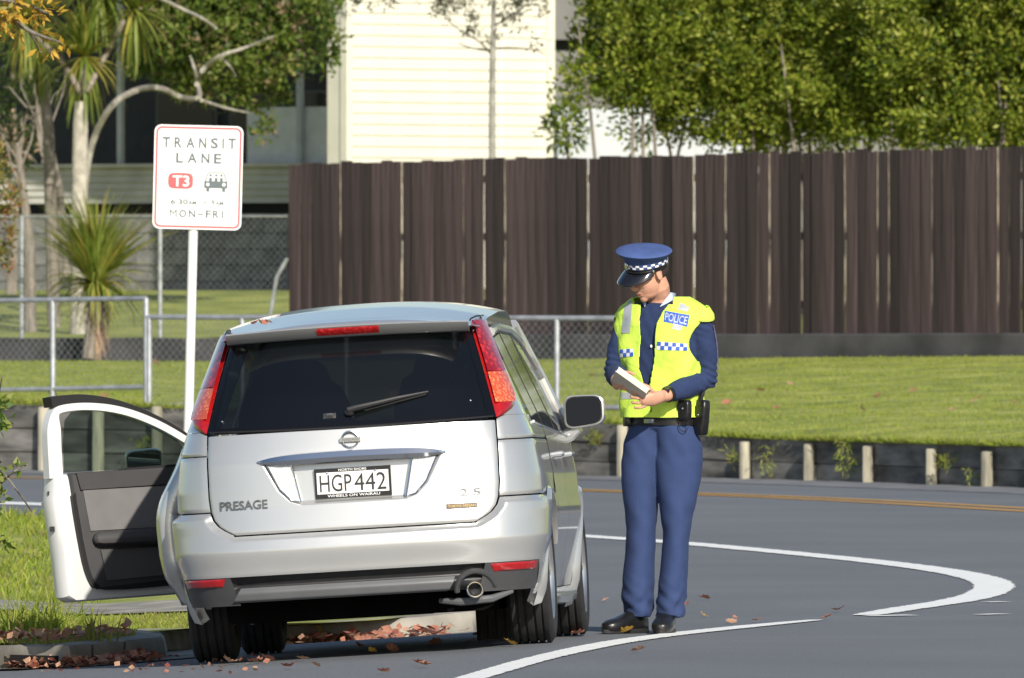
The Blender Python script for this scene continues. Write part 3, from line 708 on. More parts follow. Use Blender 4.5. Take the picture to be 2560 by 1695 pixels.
# ---- spreading tree left of the cream house with grey twisted limbs
pm = [leafmat('poh_a', (0.06, 0.105, 0.02), .3), leafmat('poh_b', (0.14, 0.20, 0.03), .3), leafmat('poh_c', (0.24, 0.26, 0.07), .3), leafmat('poh_d', (0.30, 0.22, 0.13), .2)]
pY = 155.0; pb = W(300, 600, pY); pb.z = 1.2
pt_ = thing('spreading_tree', 'spreading green tree with pale twisted limbs left of cream house', 'tree', pb)
lob = []
for x, y, rx, rz_ in ((420, 20, .55, .5), (560, 30, .6, .55), (690, 50, .42, .4), (480, 110, .5, .4), (590, 215, .42, .28), (640, 130, .4, .35), (420, 150, .3, .3), (750, 110, .18, .3), (360, 60, .3, .5), (520, -40, .9, .3), (540, 170, .35, .25), (700, 15, .4, .35), (620, 60, .5, .4), (450, 60, .5, .45), (350, 140, .3, .3), (395, 90, .35, .35), (470, 190, .3, .18), (615, 300, .13, .12)):
    c = W(x, y, pY + random.uniform(-.3, .9)); lob.append(((c.x, c.y, c.z), (rx, .6, rz_)))
crown(pt_, pb, clumps(lob, 760, 26, .14, .085, .046, up=.3, shell=.1), pm, [.34, .40, .18, .08])
def limb(px_pts, Y, r0, r1, nm='limb', mat=pale_bark, par=pt_, org=pb):
    p2 = smooth_px(px_pts, 2); P_ = [W(x, y, Y + .15 * math.sin(i * .8)) for i, (x, y) in enumerate(p2)]; b = MB(); b.tube(P_, list(np.linspace(r0, r1, len(P_))), 7); b.build(nm, mat, par, True, org)
limb([(186, 770), (190, 500), (205, 340), (255, 240), (315, 206), (372, 200), (412, 226), (466, 232), (455, 190), (468, 160)], pY - .9, .045, .026, 'trunk', M('lichen_bark', (.27, .25, .21), .9, var=.4, scale=10, bump=.6, bscale=30))
limb([(468, 162), (505, 128), (565, 112), (632, 84)], pY - 1.0, .03, .010); limb([(455, 195), (452, 165), (440, 130)], pY - 1.0, .03, .01)
limb([(500, 65), (465, 40), (430, 25), (370, -5)], pY - 1.0, .015, .02); limb([(505, 128), (530, 150), (545, 175)], pY - 1.0, .014, .007); limb([(466, 232), (520, 250), (580, 262)], pY - 1, .022, .006)

# ---- slender street tree in front of the cream wall
sY = 158.5; sb = W(1140, 420, sY); sb.z = 1.3; st_ = thing('slender_tree', 'slender dark-leaved young tree standing against the cream wall', 'tree', sb)
b = MB(); b.tube([sb, W(1138, 300, sY), W(1139, 150, sY), W(1141, 60, sY), W(1143, -60, sY)], [.042, .04, .036, .03, .02], 8); b.build('trunk', M('street_bark', (.30, .29, .26), .9, var=.3, scale=12), st_, True, sb)
lob = []
for x, y, rx, rz_ in ((1050, 15, .28, .22), (1090, 50, .16, .14), (1140, 95, .10, .08), (1180, 10, .25, .2), (1235, 95, .13, .07), (1230, 15, .2, .16), (1010, -10, .25, .15), (1195, 62, .08, .08), (860, -8, .35, .12), (790, 10, .2, .12), (1090, -60, .8, .25)):
    c = W(x, y, sY); lob.append(((c.x, c.y, c.z), (rx, .25, rz_)))
crown(st_, sb, clumps(lob, 150, 20, .10, .06, .026, up=0), [leafmat('st_a', (.045, .055, .04), .3), leafmat('st_b', (.10, .11, .05), .3), leafmat('st_c', (.17, .15, .10), .3)], [.5, .35, .15])
for pts in ([(1138, 128), (1110, 95), (1060, 70), (1020, 30)], [(1140, 112), (1190, 110), (1240, 115), (1262, 128)], [(1139, 118), (1090, 112), (1060, 100)], [(1141, 60), (1180, 40), (1230, 20)]): limb(pts, sY, .014, .005, 'branch', bark, st_, sb)

# ---- cabbage trees
cm = [leafmat('strap_a', (.17, .24, .035), .25), leafmat('strap_b', (.26, .30, .06), .25), leafmat('strap_c', (.38, .33, .07), .2), dead_leaf]
def straps(V, MI, c, n, L, tilt0, tilt1, wd, droop, mis, back=0.35):
    for _ in range(n):
        az = random.uniform(0, 2 * math.pi); el = R(random.uniform(tilt0, tilt1)); h = Vector((math.cos(az), math.sin(az) * .8, 0)); l = L * random.uniform(.65, 1.1); side = Vector((-h.y, h.x, 0)).normalized()
        side = (side + Vector((random.gauss(0, .3), 0, random.gauss(0, .3)))).normalized() * wd * .5; pts = []
        for k in range(5):
            t = k / 4; e2 = el - droop * t * t; pts.append((pts[-1] + (h * math.cos(e2) + Vector((0, 0, math.sin(e2)))) * l / 4) if k else Vector(c) + h * .02)
        m_ = random.choice(mis)
        for k in range(4):
            w0, w1 = (1.0, .95, .75, .45, .08)[k], (1.0, .95, .75, .45, .08)[k + 1]; V += [pts[k] - side * w0, pts[k] + side * w0, pts[k + 1] + side * w1, pts[k + 1] - side * w1]; MI.append(m_)
def cab_head(o, org, c, L, n_up, n_dead, wd=.035, nm='crown'):
    V, MI = [], []; straps(V, MI, c, n_up, L, 25, 89, wd, .8, [0, 0, 1, 1, 2]); straps(V, MI, c, n_up // 4, L * .9, -60, 0, wd, .6, [1, 2, 2]); straps(V, MI, Vector(c) - Vector((0, 0, .05)), n_dead, L * .85, -88, -62, wd, .15, [3])
    np_quads(nm, np.array([list(v) for v in V]), cm, np.repeat(MI, 4), o, org)
tY = 149.0; tb = W(182, 775, tY); ct_ = thing('cabbage_tree', 'tall cabbage tree with pale bare trunk and spiky crowns at left', 'tree', tb)
b = MB(); b.tube([tb, W(183, 600, tY), W(184, 400, tY), W(186, 290, tY), W(188, 235, tY)], [.10, .092, .088, .085, .075], 12); b.build('trunk', pale_bark, ct_, True, tb)
for pts in ([(188, 245), (180, 200), (150, 150), (110, 110), (60, 60)], [(186, 240), (205, 205), (240, 135), (285, 50)], [(188, 240), (192, 180), (192, 120)]): limb(pts, tY, .036, .028, 'branch', M('cabbage_bark', (.26, .22, .18), .9, var=.4, scale=10, bump=.6, bscale=30), ct_, tb)
for (x, y), L in (((195, 130), .85), ((60, 40), .75), ((310, 20), .8), ((230, -30), .8)): cab_head(ct_, tb, W(x, y, tY), L, 150, 46, .04)
t2 = W(125, 775, 151.5); o2 = thing('cabbage_tree', 'thinner dark-trunked cabbage tree just behind the pale trunk', 'tree', t2); b = MB(); b.tube([t2, W(118, 500, 151.5), W(112, 300, 151.5), W(95, 150, 151.5)], [.075, .07, .065, .05], 10); b.build('trunk', bark, o2, True, t2); cab_head(o2, t2, W(92, 140, 151.5), .55, 70, 50)
sY_ = 144.6; s0 = W(208, 822, sY_); s0.z = 0.84; o3 = thing('young_cabbage_tree', 'young cabbage tree with dead leaf skirt before the tall trunk', 'tree', s0)
hd = W(222, 655, sY_); b = MB(); b.tube([s0, W(214, 740, sY_), hd], [.09, .06, .05], 10); b.build('trunk', bark, o3, True, s0)
V, MI = [], []
straps(V, MI, hd, 300, 1.05, 42, 90, .034, .5, [0, 1, 1, 1, 2]); straps(V, MI, hd, 120, .75, -20, 45, .03, 1.2, [1, 2, 2]); straps(V, MI, hd, 60, .6, -80, -30, .03, .3, [2, 3])
np_quads('crown', np.array([list(v) for v in V]), cm, np.repeat(MI, 4), o3, s0)
V, MI = [], []
for k in range(5): straps(V, MI, hd - Vector((0, 0, .10 + .09 * k)), 60, .42, -88, -66, .03, .05, [3])
np_quads('dead_skirt', np.array([list(v) for v in V]), cm, np.repeat(MI, 4), o3, s0)
# ---- bushes at the left edge
ob = [leafmat('edge_a', (.15, .17, .03), .3), leafmat('edge_b', (.30, .26, .05), .3), leafmat('edge_c', (.33, .13, .045), .3), leafmat('edge_d', (.05, .07, .02), .3)]
eY = 124.0; e0 = W(-20, 800, eY); e0.z = .62; oe = thing('edge_bush', 'orange and green twiggy bush cut by the left picture edge', 'bush', e0)
lob = [((W(x, y, eY).x, eY, W(x, y, eY).z), (rx, .3, rz_)) for x, y, rx, rz_ in ((-20, 380, .14, .2), (0, 460, .16, .2), (-15, 540, .18, .2), (0, 590, .10, .15))]
crown(oe, e0, clumps(lob, 70, 22, .08, .05, .022), ob, [.35, .25, .28, .12]); b = MB(); b.tube([e0, W(-30, 600, eY), W(-25, 400, eY)], [.04, .03, .015], 6); b.build('stem', bark, oe, True, e0)
# mid-left darker stems behind
for x0, x1, yb, yt, Y, lab in ((70, 40, 780, 330, 150, 'leaning grey tree trunk at far left behind the railing'), (150, 95, 640, 240, 153, 'thin dark trunk between the cabbage trees')):
    p0 = W(x0, yb, Y); ot = thing('bare_tree', lab, 'tree', p0); b = MB(); b.tube([p0, W((x0 + x1) / 2 + 12, (yb + yt) / 2, Y), W(x1, yt, Y)], [.075, .06, .03], 8); b.build('trunk', bark, ot, True, p0)
    for k in range(9):
        q = W(x1 + random.uniform(-90, 90), yt + random.uniform(-110, 90), Y); b = MB(); m0 = W(x1 + 3, yt + 10 + 16 * k, Y); b.tube([m0, (m0 * .6 + q * .4) + Vector((random.uniform(-.08, .08), 0, random.uniform(-.1, .1))), (m0 * .25 + q * .75) + Vector((random.uniform(-.08, .08), 0, random.uniform(-.05, .08))), q], [.016, .012, .008, .004], 6); b.build('branch', bark, ot, True, p0)
small_bush(30, 170, 159, (.5, .4, .45), 'dark bush behind the leaning trunk at far left', dk + [ob[3]], [.4, .3, .3], 60, .08, 1.5)
small_bush(20, 330, 158, (.4, .4, .35), 'brownish bush low behind the leaning trunk', [ob[3], dead_leaf, dk[1]], [.5, .2, .3], 50, .07, 1.5)
# ---- yellow autumn branch reaching in at top left, from a tree outside the frame
ym_ = [leafmat('gold_a', (.62, .38, .05), .2, .4), leafmat('gold_b', (.50, .34, .07), .2, .4), leafmat('gold_c', (.26, .24, .04), .2, .4)]
aY = 78.0; a0 = Vector((-4.3, aY, vz(-4.3, 78))); oa = thing('autumn_tree', 'yellow autumn leaves on a branch reaching in at top left', 'tree', a0)
b = MB(); b.tube([a0, (-4.25, aY, 2.0), (-4.1, aY, 4.0)], [.13, .11, .08], 10); b.build('trunk', bark, oa, True, a0)
br = [(-420, -120), (-150, -40), (0, 28), (70, 75), (145, 100)]; limb(br, aY, .03, .004, 'branch', bark, oa, a0); limb([(-200, -60), (-40, -10), (60, 10), (110, 30)], aY, .02, .004, 'branch', bark, oa, a0); limb([(0, 28), (60, 60), (95, 120)], aY, .01, .004, 'branch', bark, oa, a0)
lob = [((W(x, y, aY).x, aY, W(x, y, aY).z), (rx, .12, rz_)) for x, y, rx, rz_ in ((15, 10, .09, .08), (60, 22, .11, .05), (110, 30, .09, .04), (150, 95, .025, .02), (70, 78, .08, .05), (100, 105, .08, .05), (20, 85, .08, .05), (10, 45, .06, .05), (-60, 30, .2, .15))]
crown(oa, a0, clumps(lob, 46, 9, .05, .075, .026, up=-.3), ym_, [.5, .3, .2])
# ---- leafy climber close at the left edge
nm_ = [leafmat('near_a', (.07, .13, .02), .3), leafmat('near_b', (.15, .22, .03), .3), leafmat('near_c', (.30, .33, .10), .2)]
nY = 69.0; n0 = Vector((-2.62, nY, vz(-2.62, nY))); on = thing('edge_shrub', 'leafy light green shrub at the left edge by the open door', 'shrub', n0)
lob = [((W(x, y, nY).x, nY, W(x, y, nY).z), (rx, .1, rz_)) for x, y, rx, rz_ in ((-35, 850, .07, .06), (-25, 960, .09, .10), (0, 990, .04, .06), (-20, 1080, .07, .10), (0, 1180, .05, .08), (-10, 1250, .07, .06), (-70, 1100, .12, .3), (50, 1082, .03, .02))]
crown(on, n0, clumps(lob, 62, 10, .045, .055, .032, up=-.2), nm_, [.4, .4, .2])
for pts in ([(-60, 1330), (-40, 1150), (-10, 950), (5, 870)], [(-20, 1140), (30, 1090), (62, 1075)], [(-30, 1050), (30, 1120), (75, 1185)]): limb(pts, nY, .008, .003, 'stem', bark, on, n0)
# ================================================================ THE CAR (local frame: x right, y forward, z up, origin under the rear axle)
silver = M('silver_paint', (0.60, 0.60, 0.59), 0.28, 0.60, var=0.03, scale=3, coat=0.8)
glass_dk = M('privacy_glass', (0.004, 0.005, 0.007), 0.03, var=0, spec=0.5, coat=0.0, alpha=(0.06, (0.5, 0.58, 0.56)))
glass_cl = M('door_glass', (0.010, 0.014, 0.013), 0.03, var=0, spec=0.5, alpha=(0.72, (0.74, 0.82, 0.78)))
black_pl = M('black_plastic', (0.022, 0.022, 0.024), 0.45, var=0.15, scale=20, bump=0.1, bscale=300)
grey_pl = M('grey_plastic', (0.060, 0.060, 0.064), 0.5, var=0.1, scale=10, bump=0.1, bscale=300)
trim_pl = M('diffuser_grey', (0.115, 0.118, 0.125), 0.45, var=0.08, scale=8)
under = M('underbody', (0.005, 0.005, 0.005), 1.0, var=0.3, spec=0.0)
rubber = M('tyre_rubber', (0.020, 0.020, 0.021), 0.85, var=0.3, scale=14, bump=0.2, bscale=120)
alloy = M('alloy', (0.60, 0.60, 0.61), 0.28, 0.9, var=0.05)
chrome = M('chrome', (0.75, 0.76, 0.78), 0.08, 1.0, var=0)
def lens_mat(name, col, cell, lo, hi, rough=0.12):
    m = M(name, col, rough, 0.0, var=0, coat=1.0); n = m.node_tree.nodes; l = m.node_tree.links; p = n['Principled BSDF']
    tc = n.new('ShaderNodeTexCoord'); vo = n.new('ShaderNodeTexVoronoi'); vo.inputs['Scale'].default_value = cell
    l.new(tc.outputs['Object'], vo.inputs['Vector']); rp = n.new('ShaderNodeValToRGB')
    rp.color_ramp.elements[0].position = 0.05; rp.color_ramp.elements[1].position = 0.55
    rp.color_ramp.elements[0].color = list(hi) + [1]; rp.color_ramp.elements[1].color = list(lo) + [1]
    l.new(vo.outputs['Distance'], rp.inputs[0]); l.new(rp.outputs[0], p.inputs['Base Color'])
    bp = n.new('ShaderNodeBump'); bp.inputs['Strength'].default_value = 0.12; bp.inputs['Distance'].default_value = 0.003
    l.new(vo.outputs['Distance'], bp.inputs['Height']); l.new(bp.outputs[0], p.inputs['Normal']); return m
red_lens = lens_mat('red_lens', (0.5, 0.01, 0.01), 40, (0.26, 0.003, 0.006), (0.75, 0.03, 0.02))
red_plain = M('red_reflector', (0.36, 0.008, 0.010), 0.2, var=0.15, scale=40, coat=1)
amber_lens = lens_mat('amber_lens', (0.6, 0.15, 0.02), 60, (0.60, 0.085, 0.03), (0.95, 0.34, 0.14))
clear_lens = lens_mat('clear_lens', (0.7, 0.7, 0.7), 90, (0.55, 0.56, 0.57), (0.92, 0.92, 0.92))
dark_int = M('interior_dark', (0.018, 0.019, 0.022), 0.8, var=0.2)
grey_int = M('interior_grey', (0.17, 0.165, 0.165), 0.75, var=0.08, scale=10, bump=0.1, bscale=200)
grey_int2 = M('interior_charcoal', (0.055, 0.053, 0.055), 0.7, var=0.08, bump=0.1, bscale=200)
seal = M('seal_black', (0.012, 0.012, 0.013), 0.6, var=0)

NS, BB = 4.0, 0.62
WT = [(.15, .74), (.25, .785), (.38, .815), (.5, .835), (.62, .842), (.78, .838), (.95, .815), (1.06, .778), (1.2, .720), (1.35, .658), (1.46, .614), (1.53, .580), (1.56, .55)]
YT = [(.15, -.86), (.28, -.90), (.40, -.945), (.50, -.952), (.58, -.935), (.70, -.915), (.90, -.895), (1.04, -.865), (1.2, -.780), (1.46, -.615), (1.55, -.55)]
def cw(z): return lerp_tab(WT, z)
def cyr(z): return lerp_tab(YT, z)
def taper(y): return 1.0 - 0.10 * sst(2.5, 3.9, y)
def a_of_x(x, z):
    q = min(1.0, abs(x) / cw(z)); return math.copysign(math.asin(q ** (NS / 2)) / (math.pi / 2), x)
def a_of_y(y, z, side=1):
    q = (y - cyr(z)) / BB
    if q >= 1: return side * (1 + (y - cyr(z) - BB))
    return side * math.acos(max(0.0, 1 - q) ** (NS / 2)) / (math.pi / 2)
def SP0(a, z):
    w_, yr = cw(z), cyr(z); s = 1 if a >= 0 else -1; t = abs(a)
    if t <= 1:
        th = t * math.pi / 2; x = w_ * math.sin(th) ** (2 / NS); y = yr + BB * (1 - max(0, math.cos(th)) ** (2 / NS)); y += 0.0
    else: x = w_; y = yr + BB + (t - 1); x *= taper(y)
    y += 0.05 * min(1, (x / w_) ** 2) * max(0.0, 1 - t)
    return Vector((s * x, y, z))
def SP(a, z, off=0.0):
    p = SP0(a, z)
    if off:
        da = SP0(a + 0.01, z) - SP0(a - 0.01, z); dz = SP0(a, z + 0.012) - SP0(a, z - 0.012)
        n_ = da.cross(dz)
        if n_.length > 1e-9: p = p + n_.normalized() * off
    return p
def SPx(x, z, off=0.0): return SP(a_of_x(x, z), z, off)

def rear_y(x): return x
car_x = -0.682 + 0.95 * math.sin(R(3.2)); YAW = R(3.2)
cy, sy = math.cos(YAW), math.sin(YAW)
def c2w(x, y): return (car_x + x * cy + y * sy, 63.0 - x * sy + y * cy)
TR, WB, RT = 0.735, 2.90, 0.325
hts = {}
for k_, (x, y) in dict(rl=(-TR, 0), rr=(TR, 0), fl=(-TR, WB), fr=(TR, WB)).items(): hts[k_] = gz(*c2w(x, y))
roll = math.atan2((hts['rr'] - hts['rl'] + hts['fr'] - hts['fl']) / 2, 2 * TR)
pitch = math.atan2((hts['fr'] + hts['fl'] - hts['rr'] - hts['rl']) / 2, WB)
mean_r = (hts['rr'] + hts['rl']) / 2
car = thing('minivan', 'silver people-mover parked at the kerb with its front left door open', 'car', (car_x, 63.0, sum(hts.values()) / 4 - math.sin(pitch) * WB / 2 + 0.002))
car.rotation_mode = 'QUATERNION'
car.rotation_quaternion = (Matrix.Rotation(-YAW, 4, 'Z') @ Matrix.Rotation(-roll, 4, 'Y') @ Matrix.Rotation(pitch, 4, 'X')).to_quaternion()

def patch(mb, nu, nv, f, mi=None, flip=False):
    mb.grid(nu, nv, lambda i, j_: f(i, j_), mi)
def lint(t, a, b): return a + (b - a) * t
# ---- tailgate (lower painted part) with pressed-in plate recess
TGX = [(.578, .548), (.584, .562), (.60, .592), (.62, .621), (.65, .645), (.685, .657), (.75, .664), (.9, .665), (1.036, .660)]
def tgx(z): return lerp_tab(TGX, z)
REC = [(-.405, .900), (.405, .900), (.335, .770), (.285, .722), (.235, .704), (-.235, .704), (-.285, .722), (-.335, .770)]
def poly_sd(x, z, poly):
    d = 9.0; n = len(poly)
    for i in range(n):
        ax, az = poly[i]; bx, bz = poly[(i + 1) % n]; ex, ez = bx - ax, bz - az
        t = max(0, min(1, ((x - ax) * ex + (z - az) * ez) / (ex * ex + ez * ez))); d = min(d, math.hypot(x - ax - ex * t, z - az - ez * t))
    return -d if in_poly(x, z, poly) else d
def rec_depth(x, z):
    if abs(x) > 0.45 or z > 0.93 or z < 0.68: return 0.0
    return -0.034 * sst(0.006, -0.016, poly_sd(x, z, REC)) if poly_sd(x, z, REC) < 0.006 else 0.0
zr = [.578, .580, .584, .59, .60, .61, .62, .635, .65, .67] + list(np.linspace(.685, .92, 48)) + list(np.linspace(.93, 1.034, 12))
def edge_drop(d): return -0.006 * (1 - sst(0.0, 0.010, d))
def tgrow(i, j_):
    z = zr[int(round(j_ * (len(zr) - 1)))]; xm = tgx(z); x = lint(i, -xm, xm); zz = z - 0.0
    d = min(xm - abs(x), z - .577)
    return SPx(x, zz, rec_depth(x, z) + edge_drop(d))
b = MB(); b.grid(190, len(zr) - 1, tgrow); tailgate = b.build('tailgate', silver, car, sharp=50)
# ---- rear glass and frit
GX = [(1.030, .655), (1.05, .655), (1.275, .600), (1.462, .548)]
def gx(z): return lerp_tab(GX, z)
zb_ = lambda x: 1.024 + 0.03 * (x / .65) ** 2
b = MB(); b.grid(60, 30, lambda i, j_: (lambda z0: SPx(lint(i, -1, 1) * gx(lint(j_, z0, 1.468)), lint(j_, z0, 1.468), 0.004))(1.037 + 0.01 * (2 * i - 1) ** 2)); b.build('rear_window', glass_dk, car)
b = MB()
for sx in (-1, 1):
    b.grid(8, 24, lambda i, j_: (lambda z: SPx(sx * (gx(z) + lint(i, -.03, .004)), z, 0.0055))(lint(j_, 1.045, 1.466)))
b.grid(60, 4, lambda i, j_: (lambda z: SPx(lint(i, -1, 1) * (gx(z) - .031), z, 0.0055))(lint(j_, 1.038, 1.064)))
b.build('window_border', M('glass_frit', (.004, .004, .005), .04, var=0), car)
b = MB(); b.tube([SPx(x, 1.038 + .010 * (x / .65) ** 2, 0.008) for x in np.linspace(-.645, .645, 30)], 0.0045, 6); b.build('window_seal', seal, car)
# ---- tail lamps
LO = [(1.046, .668), (1.06, .698), (1.085, .728), (1.10, .734), (1.14, .728), (1.30, .670), (1.40, .632), (1.497, .594)]
def lo_x(z): return lerp_tab(LO, z)
def lamp_face(sx, z0, z1, nz_, mb, mi, x_in=0.006, x_out=0.0, dz=0.0):
    def f(i, j_):
        z = lint(j_, z0, z1); xi, xo = gx(z) + x_in, lo_x(z) - x_out
        zt = z + dz * (i - .5)
        ai, ao = a_of_x(xi, zt), a_of_x(max(xo, xi + .002), zt); a = lint(i, ai, ao)
        e_ = min(i, 1 - i) * (xo - xi); off = 0.004 + 0.016 * sst(0, 0.022, e_) * sst(0, 0.02, min(z - 1.044, 1.499 - z))
        return SP(sx * a, zt, off)
    mb.grid(10, nz_, f, mi)
for sx in (-1, 1):
    lamp = None
    b = MB(); lamp_face(sx, 1.046, 1.498, 50, b, 0); lamp = b.build('tail_lamp', [red_plain], car)
    b = MB(); 
    def cell(z0, z1, w0, w1, off, mb):
        def f(i, j_):
            z = lint(j_, z0, z1); xi, xo = gx(z) + .006, lo_x(z); ai, ao = a_of_x(xi, z), a_of_x(xo, z); a = lint(lint(i, w0, w1), ai, ao)
            return SP(sx * a, z, 0.0215 + off)
        mb.grid(8, 24, f)
    cell(1.250, 1.490, .03, .93, 0.0, b); b.build('red_lens', red_lens, lamp)
    b = MB(); cell(1.105, 1.245, .03, .94, 0.0, b); b.build('indicator_lens', amber_lens, lamp)
# ---- quarter panels
for sx, nm in ((-1, 'quarter_panel'), (1, 'quarter_panel')):
    b = MB()
    def f(i, j_):
        z = lint(j_, .690, .943); a = lint(i, a_of_x(tgx(z) + .007, z), a_of_y(.55, z)); return SP(sx * a, z, edge_drop(min(j_ * .25, (1 - j_) * .25, i * .5)))
    b.grid(44, 26, f)
    def f2(i, j_):
        z = lint(j_, .949, 1.055); xi = max(tgx(min(z, 1.03)) + .007, 0) if z < 1.046 else lo_x(z) + .004
        a = lint(i, a_of_x(min(xi, cw(z) * .995), z), a_of_y(.55, z)); return SP(sx * a, z, edge_drop(min(j_ * .1, i * .5)))
    b.grid(44, 16, f2)
    def f3(i, j_):
        z = lint(j_, 1.0552, 1.535); xi = lo_x(z) + .004; a0 = a_of_x(min(xi, cw(z) * .998), z); a = lint(i, a0, a_of_y(cyr(z) + .50, z)); return SP(sx * max(a, a0), z, 0.002)
    b.grid(24, 40, f3); b.build(nm, silver, car, sharp=50)
# ---- bumper
def arch_y(z, c=0.0, r=.372):
    q = r * r - (z - RT) ** 2; return c - math.sqrt(q) if q > 0 else c
TGO = [(x, z) for z, x in TGX]
tgpoly = [(-x, z) for z, x in TGX] + [(x, z) for z, x in reversed(TGX)]
def bump_off(x, z):
    d = poly_sd(x, z, tgpoly) if abs(x) < .75 else 9
    d = min(d, max(0, .686 - z)) if abs(x) > .6 else min(d, 9)
    return -.004 + 0.030 * sst(0.0, 0.036, d) - 0.010 * sst(.50, .40, z)
b = MB()
def fb(i, j_):
    z = lint(j_, .392, .5705); am = a_of_y(arch_y(z), z); t = lint(i, -1, 1); a = am * t; p = SP0(a, z); return SP(a, z, bump_off(p.x, z))
b.grid(140, 28, fb)
for sx in (-1, 1):
    def fs(i, j_):
        z = lint(j_, .5705, .683); a = lint(i, a_of_x(tgx(max(z, .578)) + .007, z), a_of_y(arch_y(z), z)); p = SP0(a, z); return SP(sx * a, z, bump_off(p.x, z))
    b.grid(70, 26, fs)
    def fl(i, j_):
        z = lint(j_, .235, .392); x0 = lint(sst(.235, .392, z), .775, .800); a0 = a_of_x(min(x0, cw(z) * .985), z); a = lint(i, a0, a_of_y(arch_y(z), z)); return SP(sx * a, z, 0.016 - .012 * sst(.30, .235, z))
    b.grid(26, 16, fl)
bumper = b.build('rear_bumper', silver, car, sharp=50)
# lower valance in dark plastic with grey diffuser bar and reflectors
b = MB()
def fv(i, j_):
    z = lint(j_, .266, .3905); xm = min(.80, cw(z) * .975); x = lint(i, -xm, xm)
    rec = -0.03 * sst(.315, .335, z) * sst(.60, .56, abs(x)) - .025 * sst(.30, .25, z)
    return SPx(x, z, 0.006 + rec)
b.grid(90, 26, fv); val = b.build('valance', black_pl, car, sharp=50)
for sx in (-1, 1):
    b = MB(); b.grid(24, 12, lambda i, j_: (lambda z: SPx(sx * lint(i, .545 + .03 * (z - .28) / .1, min(.803, cw(z) * .98)), z, 0.016))(lint(j_, .262, .3905)))
    b.build('valance_corner', grey_pl, car, sharp=50)
b = MB()
def fd_(i, j_):
    xl = lint(j_, -.575, -.535); xr = lint(j_, .40, .44); z = lint(j_, .272, .338); x = lint(i, xl, xr); e_ = min(j_, 1 - j_)
    return SPx(x, z, 0.010 + 0.022 * sst(0, .25, e_))
b.grid(80, 10, fd_); b.build('diffuser_bar', trim_pl, car, sharp=60)
b = MB()                                          # rounded hood over the exhaust
for k in range(2):
    b.tube([SPx(.529 + .085 * math.cos(t), .272 + .085 * math.sin(t), 0.012) for t in np.linspace(R(10), R(185), 18)], 0.014, 8)
b.build('exhaust_surround', trim_pl, car)
for sx in (-1, 1):
    b = MB(); b.grid(16, 6, lambda i, j_: (lambda x, z: SPx(sx * x, z, 0.019 + .006 * sst(0, .2, min(i, 1 - i, j_, 1 - j_))))(lint(i, .600 + .012 * (1 - j_), .792 - .01 * (1 - j_)), lint(j_, .353, .3885)))
    b.build('reflector', red_plain, car)
# wheel arch lips (silver, flaring out at the lower rear)
for cy_, ends in ((0.0, (200, 20)), (WB, (205, -5))):
    for sx in (-1, 1):
        b = MB(); rings = []
        for t in np.linspace(R(ends[0]), R(ends[1]), 26):
            y = cy_ + .372 * math.cos(t); z = RT + .372 * math.sin(t); fl_ = 0.022 + 0.02 * sst(.45, .24, z) * (1 if math.cos(t) < 0 else .3)
            x0 = cw(z) * taper(y) * sx; yo = SP(a_of_y(y, z, sx), z)
            x0 = yo.x; uy, uz = math.cos(t), math.sin(t); wd = .028 + .035 * sst(.42, .25, z)
            rings.append([Vector((x0 - sx * .03, y - uy * .004, z - uz * .004)), Vector((x0 + sx * fl_, y - uy * .004, z - uz * .004)), Vector((x0 + sx * fl_ * .9, y + uy * wd * .5, z + uz * wd * .5)), Vector((x0 + sx * .002, y + uy * wd, z + uz * wd))])
        b.loft(rings, True, False); b.build('arch_lip', silver, car, sharp=50)
# ---- side panels below the belt
def side_panel(mb, sx, y0, y1, zlo, zhi, nu=20, nv=16, off=0.002):
    def f(i, j_):
        y = lint(i, y0, y1); z0 = zlo(y) if callable(zlo) else zlo; z1 = zhi(y) if callable(zhi) else zhi; z = lint(j_, z0, z1)
        p = SP(a_of_y(y, z, sx), z, off); bulge = 0.012 * math.exp(-((z - .60) / .10) ** 2); p.x += sx * bulge * taper(y); return p
    mb.grid(nu, nv, f)
def arch_top(c, r=.372):
    return lambda y: (RT + math.sqrt(max(r * r - (y - c) ** 2, 0)) if abs(y - c) < r else .22)
belt = lambda y: 1.0 - 0.045 * (y - .5) / 2.0
for sx in (-1, 1):
    b = MB(); side_panel(b, sx, .372, .55, .24, .69, 6, 12)
    b.build('rocker_panel', silver, car, sharp=50)
    b = MB(); side_panel(b, sx, .556, 1.46, .25, belt, 26, 24); 
    if sx == 1: b.build('rear_door', silver, car, sharp=50)
    if sx == 1:
        b = MB(); side_panel(b, sx, 1.466, 2.52, .25, belt, 26, 24); dr = b.build('front_door', silver, car, sharp=50)
        for y in (.72, 1.62):
            b = MB(); pz = SP(a_of_y(y, .86, 1), .86); b.tube([(pz.x - .005, y, .865), (pz.x + .035, y + .02, .87), (pz.x + .04, y + .15, .87), (pz.x + .0, y + .19, .865)], [.012, .014, .014, .012], 8); b.build('door_handle', silver, car)
    b = MB(); side_panel(b, sx, 2.527, 3.75, arch_top(WB), lambda y: lerp_tab([(2.5, .95), (2.9, .90), (3.75, .72)], y), 60, 14); b.build('front_fender', silver, car, sharp=50)
    b = MB(); b.tube([(sx * .775, .40, .215), (sx * .79, 1.4, .205), (sx * .775, 2.5, .215)], .035, 8, flat=1.4); b.build('sill_skirt', silver, car)
